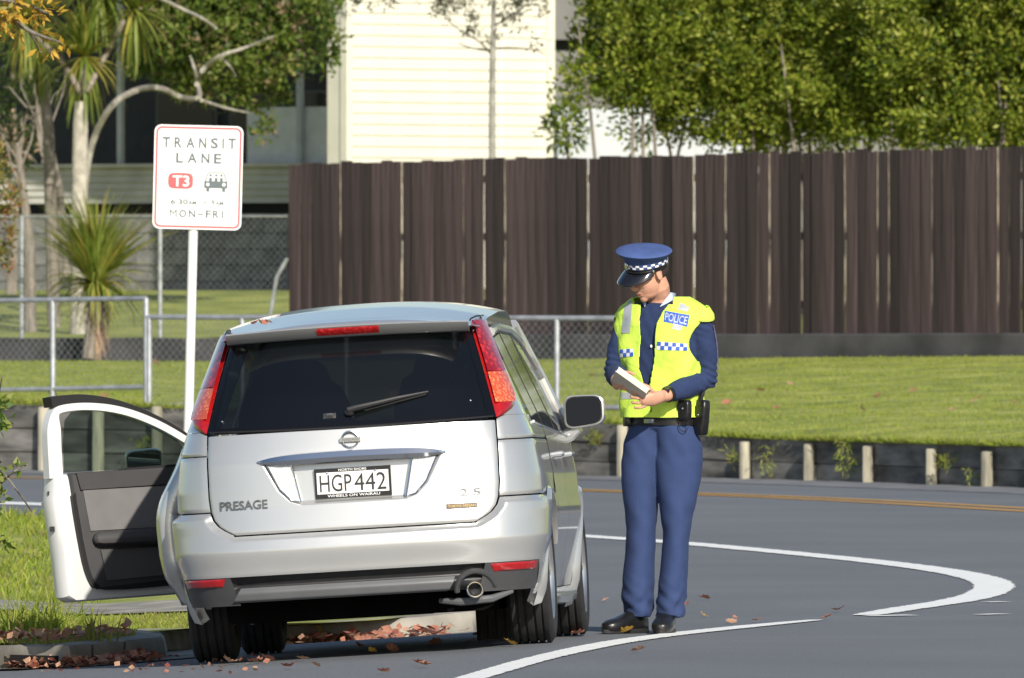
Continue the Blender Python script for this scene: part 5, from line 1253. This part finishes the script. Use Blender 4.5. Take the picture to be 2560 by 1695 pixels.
# jumper, trousers, shoes
b = MB(); b.loft(trings(1.03, 1.605, 16, .004, 40)); b.tube([SL + Vector((-.05, .02, .0)), SL, SL.lerp(EL, .5) + Vector((.012, 0, 0)), EL, EL.lerp(WL, .5) + Vector((0, 0, -.004)), WL + (EL - WL).normalized() * .045], [.058, .066, .066, .062, .056, .043], 18, round_end=True)
b.tube([SR + Vector((.05, -.02, .0)), SR, SR.lerp(ER, .5) + Vector((-.010, 0, 0)), ER, ER.lerp(WR, .5), WR + (ER - WR).normalized() * .03], [.056, .064, .064, .060, .054, .042], 18, round_end=True)
def wr(co, no):
    d = np.zeros(len(co))
    for J, amp in ((EL, .007), (ER, .007), (SL, .004)):
        r = np.linalg.norm(co - np.array(J), axis=1); d += amp * np.exp(-(r / .085) ** 2) * np.sin(co[:, 2] * 190 + co[:, 0] * 70 + 1.2 * np.sin(co[:, 1] * 60))
    d += .002 * np.sin(co[:, 2] * 60 + co[:, 0] * 40) * np.sin(co[:, 0] * 50 - co[:, 1] * 45); return d
remesh(b, 'jumper', navy, .006, person, 4, disp=wr)
b = MB(); seg = 36
def leg(px_l, px_r, px_y, yc, ry):
    rings = []
    for xl, xr, y_, yy, r_y in zip(px_l, px_r, px_y, yc, ry):
        cx_ = ((xl + xr) / 2 - 1640) / 514; rx = (xr - xl) / 2 / 514; z = (1580 - y_) / 514
        r = []; cr = 1 - sst(.55, .80, z)
        for k in range(seg):
            t = 2 * math.pi * k / seg; c_, s_ = math.cos(t), math.sin(t); e_ = 2 / 1.25 if s_ < 0 else 2 / 2.3
            r.append(Vector((cx_ + (rx + .007) * math.copysign(abs(c_) ** (2 / 2.3), c_), yy + (r_y + .006) * math.copysign(abs(s_) ** (e_ * cr + (2 / 2.2) * (1 - cr)), s_), z)))
        rings.append(r)
    return rings
yy_ = [1040, 1075, 1110, 1150, 1200, 1260, 1320, 1380, 1440, 1490, 1519, 1538]
b.loft(leg([1590, 1572, 1562, 1557, 1557, 1563, 1570, 1566, 1560, 1557, 1563, 1565], [1665, 1665, 1660, 1652, 1646, 1642, 1637, 1634, 1633, 1632, 1630, 1628], yy_, [.035, .035, .035, .035, .035, .03, .03, .035, .04, .045, .05, .05], [.105, .115, .115, .112, .105, .094, .086, .082, .082, .086, .088, .088]))
b.loft(leg([1640, 1640, 1642, 1640, 1643, 1651, 1660, 1658, 1652, 1646, 1643, 1643], [1722, 1740, 1751, 1754, 1748, 1735, 1722, 1718, 1716, 1712, 1708, 1706], yy_, [-.02, -.02, -.02, -.02, -.02, -.03, -.03, -.03, -.025, -.02, -.015, -.015], [.105, .115, .115, .112, .105, .094, .086, .080, .078, .080, .082, .084]))
b.loft([[TS(2 * math.pi * k / 40, z, of) for k in range(40)] for z, of in ((.985, -.01), (1.0, .006), (1.03, .006), (1.055, .004))])
b.ell((.033, .035, .90), (.150, .095, .12))
def folds(co, no):
    x, y, z = co[:, 0], co[:, 1], co[:, 2]; lf_ = x < .005; d = np.zeros(len(co))
    low_ = np.clip((.30 - z) / .22, 0, 1); ph_ = z * 44 + 2.6 * np.sin(x * 27 + y * 20 + np.where(lf_, .3, 2.2)) + np.sin(z * 31 + 1); d += .0062 * low_ * np.sin(ph_) + .003 * low_ * np.sin(z * 92 + x * 55 - y * 40 + np.where(lf_, 0, 2.0)) 
    kn = np.exp(-((z - .48) / .13) ** 2); d += .0012 * kn * np.sin(z * 48 - x * 40 + np.where(lf_, .4, 2.4))
    hp_ = np.exp(-((z - .90) / .10) ** 2); d += .0022 * hp_ * np.sin(z * 40 + x * 70)
    cx_ = np.where(lf_, -.075, .095); d += .0014 * np.sin(z * 23 + x * 60 + np.sin(z * 11) * 2) * np.clip((.9 - z) / .3, 0, 1) * np.clip((z - .2) / .2, 0, 1)
    return d
remesh(b, 'trousers', trous, .0055, person, 1, disp=folds)
def shoe(px0, toe_dir, L, nm='shoe'):
    t = Vector(toe_dir).normalized(); s_ = Vector((-t.y, t.x, 0)); o_ = Vector(px0); b = MB(); rings = []
    for u, w_, h, z0 in ((-.02, .020, .05, .004), (0, .036, .09, .0), (.05, .043, .115, .0), (.10, .046, .108, .0), (.15, .050, .088, .0), (.20, .053, .074, .0), (.245, .048, .064, .002), (.275, .032, .048, .006), (.285, .012, .034, .010)):
        c_ = o_ + t * (u * L / .285); r = []
        for k in range(20):
            a = 2 * math.pi * k / 20; x = w_ * math.copysign(abs(math.cos(a)) ** .8, math.cos(a)); z = z0 + h / 2 + h / 2 * math.copysign(abs(math.sin(a)) ** .7, math.sin(a)); r.append(c_ + s_ * x + Vector((0, 0, z)))
        rings.append(r)
    b.loft(rings); so = b.build(nm, leather, person, sharp=60)
    b = MB(); rings = [[o_ + t * (.13 * L / .285) + t * (math.cos(a) * .165 * L / .285 * sc_) + s_ * (math.sin(a) * .050 * sc_) + Vector((0, 0, z)) for a in np.linspace(0, 2 * math.pi, 28, endpoint=False)] for z, sc_ in ((-.001, .97), (.002, 1.0), (.018, 1.0), (.020, .96))]
    b.loft(rings); b.build('sole', M('sole', (.02, .02, .02), .7, var=.1), so)
shoe((-.062, .075, .002), (-.66, -.75, 0), .285); shoe((.062, .035, .002), (-.16, -1, 0), .285)
# vest over the jumper: front opening and neck cut out of one surface
gap_r = [(700, 1548), (720, 1532), (745, 1520), (830, 1512), (885, 1506), (925, 1508), (935, 1505)]
gap_l = [(700, 1483), (720, 1483), (745, 1481), (850, 1479), (885, 1491), (915, 1501), (935, 1505)]
def vest_keep(phi, z):
    p = TS(phi, z, .02); xd = (p.x * 514 + 1640) / K; yd = (1580 - z * 514) / K
    c_ = math.cos(phi)
    if c_ > 0 and yd < 933:
        if yd > 702 and lerp_tab(gap_l, yd) < xd < lerp_tab(gap_r, yd): return False
        if yd <= 702 and z > 1.575 and 1470 < xd < 1556 and z < 1.7: return False
    for sg in (1, -1):                              # arm holes
        q = phi - sg * math.pi / 2; q = (q + math.pi) % (2 * math.pi) - math.pi
        if abs(q) < .58 and 1.31 < z < 1.53 and (q / .58) ** 2 + ((z - 1.425) / .105) ** 2 < 1: return False
    return True
def voff(phi, z): return .022 + (.005 * math.sin(phi * 5 + z * 22) + .004 * math.sin(phi * 9 - z * 31 + 1)) * sst(1.6, 1.5, z) + .001 * (1 if z < 1.5 else .3) + .012 * sst(1.25, 1.06, z) + .010 * sst(1.50, 1.57, z) * abs(math.sin(phi)) 
b = MB(); b.grid(420, 230, lambda i, j_: TS(lint(i, -math.pi, math.pi), lint(j_, 1.050 , 1.632), voff(lint(i, -math.pi, math.pi), lint(j_, 1.05, 1.632))), None, lambda i, j_: vest_keep(lint(i, -math.pi, math.pi), lint(j_, 1.05, 1.632)))
vo = b.build('vest', hiviz, person, sharp=0); md = vo.modifiers.new('t', 'SOLIDIFY'); md.thickness = .005; md.offset = 1
# sleeve caps of the vest standing off the shoulders
for sg, S_, E_ in ((1, SL, EL), (-1, SR, ER)):
    b = MB(); ax = (E_ - S_).normalized(); out = fx * sg; side2 = ax.cross(out).normalized()
    def capf(i, j_):
        a = R(lint(i, -72, 72)); c_ = S_ + ax * lint(j_, -.05, -.005 + .022 * math.cos(a)) ; rr = .058 + .020 * min(1, j_ * 1.6); return c_ + out * (rr * math.cos(a)) + side2 * (rr * math.sin(a))
    b.grid(24, 10, capf)
    so_ = b.build('vest_shoulder', hiviz, vo, sharp=0)
    md = so_.modifiers.new('t', 'SOLIDIFY'); md.thickness = .004
_phis = np.linspace(-1.2, 1.75, 400)
def on_vest(xd, yd, off=.007):
    z = (1580 - yd * K) / 514; x = (xd * K - 1640) / 514; best = None
    xs_ = [TS(ph, z, voff(ph, z)).x for ph in _phis]; i = int(np.argmin(np.abs(np.array(xs_) - x))); return TS(_phis[i], z, voff(_phis[i], z) + off)
def tape(quad, nm, mat, nu=10, nv=10, off=.0072, par=vo):
    (x0, y0), (x1, y1), (x2, y2), (x3, y3) = quad; b = MB()
    b.grid(nu, nv, lambda i, j_: on_vest(lint(j_, lint(i, x3, x2), lint(i, x0, x1)), lint(j_, lint(i, y3, y2), lint(i, y0, y1)), off)); return b.build(nm, mat, par, sharp=0)
tape([(1571, 698), (1592, 703), (1588, 718), (1566, 713)], 'reflective_strip', silver_t)
tape([(1556, 746), (1577, 750), (1573, 762), (1553, 758)], 'reflective_strip', silver_t)
tape([(1449, 690), (1466, 684), (1459, 768), (1440, 768)], 'reflective_strip', silver_t)
tape([(1437, 905), (1462, 905), (1464, 920), (1440, 920)], 'reflective_strip', silver_t)
pp = tape([(1537, 716), (1592, 726), (1587, 753), (1534, 741)], 'police_panel', blue_t, 16, 8)
b = MB(); v2, f2 = text2d('POLICE', .015)
def pol(a_, b_):
    x0, x1 = lint(b_, 1536.5, 1539.5), lint(b_, 1584.5, 1588.5); x = lint(a_, x0, x1); y = lint(b_, 738, 719.5) + a_ * 10.5; return on_vest(x, y, .0088)
b.add([pol(a_, b_) for a_, b_ in v2], f2); b.build('police_lettering', M('lettering_grey', (.55, .60, .72), .4, .2, var=0), pp)
def checks(quad, n, nm='check_band'):
    bo = tape(quad, nm, white_t, 12, 4, .0072); (x0, y0), (x1, y1), (x2, y2), (x3, y3) = quad
    for i in range(n):
        for j_ in range(2):
            if (i + j_) % 2 == 0:
                q = lambda s_, t_: (lint(t_, lint(s_, x0, x1), lint(s_, x3, x2)), lint(t_, lint(s_, y0, y1), lint(s_, y3, y2)))
                tape([q(i / n, j_ / 2), q((i + 1) / n, j_ / 2), q((i + 1) / n, (j_ + 1) / 2), q(i / n, (j_ + 1) / 2)], 'check', blue_t, 3, 3, .0085, bo)
checks([(1520, 787), (1587, 792), (1586, 808), (1518, 806)], 8); checks([(1437, 806), (1467, 803), (1467, 821), (1437, 824)], 4)
b = MB(); b.tube([on_vest(1506, y_, .004) for y_ in (932, 940, 950)], .004, 6); b.build('zip', seal, vo)
# shirt collar, shirt front line, name badge
b = MB()
for sg in (1, -1):
    p0 = Vector((.028, 0, 1.645)) + fx * (sg * .060) + ff * .02; tip = TS(sg * .16, 1.588, .018); bk = Vector((.028, 0, 1.652)) + fx * (sg * .062) - ff * .03
    b.add([p0 + Vector((0, 0, .012)), tip, p0 + fx * (sg * .02) + ff * .035 + Vector((0, 0, -.03)), bk, bk + Vector((0, 0, -.03))], [(0, 1, 2), (0, 2, 4, 3)])
co_ = b.build('shirt_collar', M('pale_shirt', (.52, .60, .72), .8, var=.05), person); md = co_.modifiers.new('t', 'SOLIDIFY'); md.thickness = .004
b = MB(); b.ell(TS(.0, 1.395, .010) + fx * .012, (.006, .006, .009), n=8); b.build('mic_clip', white_t, person)
# sleeve patch stripe
b = MB()
def strp(i, j_):
    t = lint(j_, .12, .92); c_ = SL.lerp(EL, t); rr = lerp_tab([(0, .068), (.5, .0665), (1, .062)], t); a = R(lint(i, -16, 16)); d_ = Vector((math.cos(a), -math.sin(a) - .12, 0)).normalized(); return c_ + d_ * rr + Vector((.012 * math.sin(math.pi * t), 0, 0))
b.grid(8, 20, strp); b.build('sleeve_patch', M('patch_mauve', (.16, .15, .28), .8, var=.4, scale=40), person)
# belt, buckle, pouches, holster, keys
b = MB(); rings = [[TS(2 * math.pi * k / 48, z, of) for k in range(48)] for z, of in ((1.012, .010), (1.012, .018), (1.052, .018), (1.052, .010))]; b.loft(rings, False); be = b.build('belt', leather, person)
b = MB(); pb_ = TS(.0, 1.032, .022); b.box(pb_, (.026, .005, .010), Matrix.Rotation(-FA, 3, 'Z')); b.build('buckle', chrome, be, False)
def pouch(px, py, w_, h, d, yo, nm, tilt=0.0, rz=-.5):
    c_ = OP(px, py, yo); rot = Matrix.Rotation(rz, 3, 'Z') @ Matrix.Rotation(tilt, 3, 'Y'); b = MB(); rings = []
    for z, s_ in ((-1, .78), (-.93, .94), (-.3, 1.0), (.55, 1.0), (.93, .93), (1, .7)):
        rings.append([c_ + rot @ Vector((w_ * s_ * math.copysign(abs(math.cos(a)) ** .5, math.cos(a)), d * s_ * math.copysign(abs(math.sin(a)) ** .5, math.sin(a)), h * z)) for a in np.linspace(0, 2 * math.pi, 20, endpoint=False)])
    b.loft(rings); o_ = b.build(nm, leather, person, sharp=60); b = MB(); b.box(c_ + rot @ Vector((0, -d - .001, h * .35)), (w_ * .8, .003, h * .28), rot); b.build('flap', leather, o_, False)
    b = MB(); b.ell(c_ + rot @ Vector((w_ * .2, -d - .006, h * .15)), (.005, .004, .005), n=6); b.build('press_stud', chrome, o_); return o_
pouch(1582, 945, .034, .048, .022, -.165, 'belt_pouch', 0, -.6); pouch(1622, 962, .036, .085, .026, -.10, 'radio_holster', .10, -.8); pouch(1450, 962, .016, .045, .03, -.02, 'belt_pouch', 0, .3)
b = MB(); b.tube([OP(1618, 925, -.11), OP(1625, 900, -.10)], .012, 8, round_end=True); b.build('radio_aerial', leather, person)
b = MB(); kc = OP(1580, 982, -.16); b.tube([kc + Vector((.022 * math.cos(t), 0, .026 * math.sin(t))) for t in np.linspace(0, 6.2, 20)], .0022, 6); b.build('key_ring', seal, person)
# watch
b = MB(); wa = WL + (EL - WL).normalized() * .020; dr = (WL - EL).normalized(); mt_ = Matrix.Translation(wa) @ dr.to_track_quat('Z', 'Y').to_matrix().to_4x4(); b.lathe([(.036, -.011), (.040, -.008), (.040, .008), (.036, .011)], 24, mt_); wo = b.build('watch', leather, person)
b = MB(); b.box(wa + Vector((-.01, -.036, .018)), (.015, .007, .015), Matrix.Rotation(.5, 3, 'X') @ Matrix.Rotation(-.5, 3, 'Z')); b.build('watch_face', patent, wo, False)
# peaked cap
cu_ = Vector((-.13, -.36, .92)).normalized(); ch_ = (hh_ - cu_ * hh_.dot(cu_)).normalized(); cl_ = cu_.cross(ch_); CR = Matrix((ch_, cl_, cu_)).transposed(); CO = HC + cu_ * .006 + ch_ * .008
def CP(x, y, z): return CO + CR @ Vector((x, y, z))
b = MB(); nseg = 56
def cring(r1, r2, z, fo=0.0, lift=0.0): return [CP(-.006 + fo + r1 * math.cos(t), r2 * math.sin(t), z + lift * math.cos(t)) for t in np.linspace(0, 2 * math.pi, nseg, endpoint=False)]
b.loft([cring(.107, .087, .028), cring(.110, .089, .070, .002, .010), cring(.118, .100, .090, .004, .016), cring(.136, .126, .106, .008, .022), cring(.139, .130, .112, .008, .023), cring(.134, .125, .117, .008, .023), cring(.09, .085, .124, .008, .020), cring(.03, .03, .128, .008, .012)]); cap = b.build('cap', capm, person, sharp=60)
b = MB(); b.loft([cring(.1085, .0885, .026), cring(.1095, .0895, .046, .0006, .004)], False); b.loft([cring(.1095, .0893, .026), cring(.1085, .0885, .046, .0006, .004)], False); b.build('cap_band', leather, cap)
nck = 34
for rowi in range(2):
    z0 = .047 + .0105 * rowi
    b = MB()
    for k in range(nck):
        if (k + rowi) % 2: continue
        t0, t1 = 2 * math.pi * k / nck, 2 * math.pi * (k + 1) / nck; vs4 = [CP(-.004 + .1118 * math.cos(t), .0908 * math.sin(t), z + .007 * math.cos(t)) for t, z in ((t0, z0), ((t0 + t1) / 2, z0), (t1, z0), (t1, z0 + .0105), ((t0 + t1) / 2, z0 + .0105), (t0, z0 + .0105))]
        b.add(vs4, [(0, 1, 4, 5), (1, 2, 3, 4)])
    tag(b.build('check_row', white_t, cap, sharp=0), kind='stuff')
b = MB()
def vis(i, j_):
    a = R(lint(i, -78, 78)); ext = .062 * math.cos(a * 1.08) ** .8 if abs(a * 1.08) < math.pi / 2 else 0; r1 = .1085 + ext * j_; return CP(-.004 + r1 * math.cos(a), (.0885 + ext * .62 * j_) * math.sin(a), .030 - .046 * j_ * (.55 + .45 * j_) * math.cos(a) - .010 * j_ * abs(math.sin(a)))
b.grid(40, 12, vis); vb = b.build('visor', patent, cap, sharp=0); md = vb.modifiers.new('t', 'SOLIDIFY'); md.thickness = .003
b = MB(); b.tube([CP(-.004 + .111 * math.cos(a), .0905 * math.sin(a), .036) for a in np.linspace(R(-75), R(75), 24)], .0045, 6); b.build('chin_strap', leather, cap)
for sg in (1, -1):
    b = MB(); b.ell(CP(.020, sg * .091, .034), (.007, .005, .007), HR, 8); b.build('cap_button', chrome, cap)
b = MB(); b.ell(CP(.112, 0, .064), (.006, .015, .020), CR, 10); b.build('cap_badge', chrome, cap)
# ---- note pad and pen (held things)
nA, nB = Vector((oX, oY, oZ)) + Vector((-.198, -.345, 1.262)), Vector((oX, oY, oZ)) + Vector((-.052, -.368, 1.158))
lx = (nB - nA).normalized(); wv = Vector((-.22, .80, -.30)); wv = (wv - lx * wv.dot(lx)).normalized(); nz = lx.cross(wv)
pad = thing('note_pad', 'cream note pad held in both hands by the officer', 'notepad', nA)
b = MB(); rot = Matrix((lx, wv, nz)).transposed(); b.box((nA + nB) / 2 - nA, ((nB - nA).length / 2, .055, .011), rot); b.build('pages', M('pad_paper', (.66, .60, .47), .8, var=.05), pad, False)
b = MB(); b.box((nA + nB) / 2 - nA - nz * .0135, ((nB - nA).length / 2 + .003, .057, .0022), rot); b.build('back_cover', M('pad_board', (.55, .51, .43), .8, var=.05), pad, False)
b = MB(); b.box((nA + nB) / 2 - nA + nz * .0132, ((nB - nA).length / 2 + .003, .057, .002), rot); b.build('cover', M('pad_cover', (.70, .66, .56), .7, var=.05), pad, False)
# ================================================================ SIGN, LEAVES
gY = 88.0; sg0 = W(437, 1000, gY); top = W(449.5, 530, gY); lean = math.atan2(top.x - sg0.x, top.z - sg0.z)
sg0 = Vector((sg0.x - (sg0.z - .14) * math.tan(lean), gY, .14)); 
sign = thing('transit_lane_sign', 'white transit lane sign with red border on a white post', 'road sign', sg0); sign.rotation_euler = (0, lean * 0.9, R(6))
pc_ = W(450, 410, gY) - sg0; pz = pc_.length; pxo = 0.02
wp = M('sign_white', (.80, .80, .78), .4, var=.03); redm = M('sign_red', (.52, .10, .11), .45, var=.05); inkm = M('sign_ink', (.11, .14, .15), .5, var=.05)
b = MB(); b.tube([(0, .035, -.4), (0, .035, pz + .2)], .031, 16); b.build('post', wp, sign)
pwid, phgt = .575, .672
def rrect(w_, h, r, n=8):
    out = []
    for cx_, cz_, a0_ in ((w_ / 2 - r, h / 2 - r, 0), (-w_ / 2 + r, h / 2 - r, 90), (-w_ / 2 + r, -h / 2 + r, 180), (w_ / 2 - r, -h / 2 + r, 270)):
        for k in range(n + 1): t = R(a0_ + 90 * k / n); out.append((cx_ + r * math.cos(t), cz_ + r * math.sin(t)))
    return out
zc_ = pz
b = MB(); b.prism(rrect(pwid, phgt, .045), .004, (pxo, -.004, zc_)); pan = b.build('panel', wp, sign, False)
b = MB(); o1, o2 = rrect(pwid - .022, phgt - .022, .038), rrect(pwid - .046, phgt - .046, .028); n = len(o1)
b.add([(pxo + x, -.0055, zc_ + z) for x, z in o1] + [(pxo + x, -.0055, zc_ + z) for x, z in o2], [(i, (i + 1) % n, n + (i + 1) % n, n + i) for i in range(n)]); b.build('border', redm, pan, False)
SX = lambda zx: pxo + (zx - 323) / 570 * pwid; SZ = lambda zy: zc_ - (zy - 362) / 655 * phgt
sfn = lambda x, z: Vector((x, -.0055, z))
def st(body, x0, y0, x1, y1, off=.018, mat=inkm, fn=sfn, par=pan):
    b = MB(); text_into(b, body, SX(x0), SZ(y1), SX(x1), SZ(y0), fn, off=off); return b.build('lettering', mat, par, False)
def spaced(word, x0, y0, x1, y1, wds, gap):
    tot = sum(wds) + gap * (len(word) - 1); x = x0; k = (x1 - x0) / tot; b = MB()
    for ch, wd in zip(word, wds): text_into(b, ch, SX(x), SZ(y1), SX(x + wd * k), SZ(y0), sfn, off=.022); x += (wd + gap) * k
    return b.build('lettering', inkm, pan, False)
spaced('TRANSIT', 90, 112, 562, 178, (1, .95, 1.1, .95, .95, .2, 1), .55); spaced('LANE', 180, 210, 470, 273, (.8, 1.1, .95, .85), .5)
st('6.30', 152, 501, 262, 534); st('AM', 266, 510, 316, 534); st('~', 348, 512, 384, 522); st('9', 412, 501, 434, 534); st('AM', 438, 510, 490, 534)
for ch, x0, x1 in (('M', 148, 192), ('O', 208, 254), ('N', 270, 312), ('F', 378, 412), ('R', 424, 462), ('I', 482, 490)): st(ch, x0, 568, x1, 615, 0.0 if ch == 'M' else .020)
b = MB(); b.add([(SX(x), -.0055, SZ(z)) for x, z in ((326, 589), (362, 589), (362, 597), (326, 597))], [(0, 1, 2, 3)]); b.build('dash', inkm, pan, False)
b = MB(); bp_ = []
for k in range(40):
    t = 2 * math.pi * k / 40; c_, s_ = math.cos(t), math.sin(t); bp_.append((SX(212 + 80 * math.copysign(abs(c_) ** .42, c_)), SZ(386 - 50 * math.copysign(abs(s_) ** .55, s_))))
b.add([(x, -.0055, z) for x, z in bp_], [tuple(range(40))]); t3 = b.build('t3_badge', redm, pan, False)
st('T3', 160, 352, 268, 422, .02, wp, lambda x, z: Vector((x, -.0070, z)), t3)
b = MB()
def flat(poly, mi=None, y=-.0055): b.add([(SX(x), y, SZ(z)) for x, z in poly], [tuple(range(len(poly)))], mi)
flat([(364, 384), (512, 384), (514, 428), (364, 428)]); flat([(378, 428), (398, 428), (398, 450), (378, 450)]); flat([(480, 428), (500, 428), (500, 450), (480, 450)])
for q in ([(366, 384), (388, 328), (393, 331), (373, 384)], [(510, 384), (490, 328), (485, 331), (504, 384)], [(393, 328), (485, 328), (485, 333), (393, 333)]): flat(q)
for x in (404, 440, 474): flat([(x + 8 * math.cos(t), 347 + 8 * math.sin(t)) for t in np.linspace(0, 6.28, 14, endpoint=False)]); flat([(x - 9, 362), (x + 9, 362), (x + 9, 384), (x - 9, 384)])
cs = b.build('car_symbol', inkm, pan, False); b = MB()
for x in (387, 490): flat([(x + 11 * math.cos(t), 405 + 11 * math.sin(t)) for t in np.linspace(0, 6.28, 18, endpoint=False)], None, -.0068)
tag(b.build('headlight_dots', wp, cs, False), kind='stuff')

# ---- fallen leaves
lm = [M('leaf_rust', (.40, .17, .11), .75, var=.3, scale=30, transl=.2), M('leaf_red', (.34, .10, .075), .7, var=.3, scale=30, transl=.2), M('leaf_tan', (.50, .29, .19), .8, var=.3, scale=30, transl=.2), M('leaf_gold', (.60, .36, .06), .7, var=.2, scale=30, transl=.2)]
def leaf_geo(s, curl):
    pts = [(0, -.9), (.22, -.5), (.65, -.55), (.68, -.15), (1.0, .12), (.70, .32), (.62, .72), (.32, .68), (0, 1.0), (-.32, .68), (-.62, .72), (-.70, .32), (-1.0, .12), (-.68, -.15), (-.65, -.55), (-.22, -.5)]
    v = [(x * s, y * s, s * curl * (abs(x) ** 1.5 * .9 + .5 * y * y) + s * .12 * random.random()) for x, y in pts]; n = len(v)
    return [(0, 0, s * .05)] + v, [(0, i + 1, (i + 1) % n + 1) for i in range(n)]
lmesh = []
for k in range(12):
    b = MB(); b.add(*leaf_geo(1.0, random.uniform(.2, .75))); me = b.mesh('fallen_leaf', lm[(0, 0, 2, 1, 0, 2, 0, 1, 2, 0, 3, 2)[k]], False); lmesh.append(me)
def put_leaf(p, size, label, group, parent=None, tilt=.35, k=None):
    o = bpy.data.objects.new('fallen_leaf', lmesh[random.randrange(12) if k is None else k]); C.objects.link(o); o.location = p; o.scale = (size, size, size); o.rotation_euler = (random.gauss(0, tilt), random.gauss(0, tilt), random.uniform(0, 6.28)); tag(o, label, 'leaf', group)
rd = [(1625, 1428), (1690, 1443), (1748, 1440), (1910, 1434), (1940, 1416), (1478, 1510), (1450, 1466), (1470, 1462), (965, 1540), (985, 1545), (730, 1545), (672, 1548), (620, 1530), (560, 1532), (590, 1536), (1230, 1485), (1335, 1472), (1180, 1495), (1110, 1475), (1400, 1393), (1627, 1388), (1090, 1490), (1010, 1492), (905, 1508), (860, 1512), (830, 1498), (700, 1530), (885, 1560), (530, 1538)]
for x, y in rd: p = G(x, y); p.z += .012; put_leaf(p, random.uniform(.026, .045), 'dry reddish-brown leaf lying on the asphalt', 'fallen leaves on the road')
for x, y in ((1588, 1400), (1700, 1432)): p = G(x, y); p.z += .008; put_leaf(p, .018, 'dry reddish-brown leaf lying on the asphalt', 'fallen leaves on the road')
# litter drifted into the gutters: nobody could count it
V, MI = [], []
def litter(p, s, m_):
    D = unit(RNG.normal(size=(1, 3)) * np.array([1, 1, .35])); S = unit(np.cross(D, RNG.normal(size=(1, 3)) * np.array([.4, .4, 1]))); V.append(kites(np.array([p]), D, S, [s], [s * .75])); MI.append(m_)
for _ in range(700):
    i = random.choice([1, 1, 2, 2, 2, 2]); p = kt[i].lerp(kt[i + 1], random.random()); o_ = -inward(i) * abs(random.gauss(0, .10)); q = p + o_; litter((q.x, q.y, gz(q.x, q.y) + .012 + random.uniform(0, .03)), random.uniform(.025, .06), random.choice([0, 0, 1, 2, 2]))
for _ in range(380):
    i = random.choice([7, 8, 8, 9, 9]); p = kt[i].lerp(kt[i + 1], random.random()); q = p - inward(i) * abs(random.gauss(0, .30)); litter((q.x, q.y, gz(q.x, q.y) + .012 + random.uniform(0, .04)), random.uniform(.03, .07), random.choice([0, 0, 1, 2, 2]))
for _ in range(420):
    x, y = random.uniform(-2.6, -1.75), random.uniform(65.3, 67.0)
    if in_poly(x, y, vpoly): litter((x, y, vz(x, y) + .02 + random.uniform(0, .03)), random.uniform(.03, .06), random.choice([0, 0, 1, 2, 2]))
for _ in range(120): x = random.uniform(80, 620); p = G(x, random.uniform(1515, 1560)); litter((p.x, p.y, gz(p.x, p.y) + .012), random.uniform(.02, .045), random.choice([0, 1, 2]))
o = np_quads('leaf_litter', np.concatenate(V), lm, MI); tag(o, 'drift of dry reddish leaves along gutter and verge', 'leaf litter', kind='stuff')
# pale leaves scattered over the far bank
for _ in range(38):
    u, v = random.uniform(.1, .98) * NW, random.uniform(.05, .9); p = bank(u, v); p.z += .05; put_leaf(p, random.uniform(.035, .06), 'dry tan leaf lying on the green grass bank', 'dry leaves on the grass bank', k=random.choice([2, 4, 8, 11]))
# sprig of dry leaves on the car roof
bpy.context.view_layer.update()
rp_ = car.matrix_world @ Vector((-.40, -.56, 1.53)); sp_ = thing('roof_leaf', 'curled orange-brown leaf resting on the car roof edge', 'leaf', rp_)
for k in range(4):
    o = bpy.data.objects.new('lobe', lmesh[(0, 2, 4, 8)[k]]); C.objects.link(o); o.parent = sp_; o.location = (-.03 + .022 * k, 0, .012 + .004 * (k % 2)); o.scale = (.022,) * 3; o.rotation_euler = (random.uniform(.4, 1), random.uniform(-.5, .5), random.uniform(0, 6))
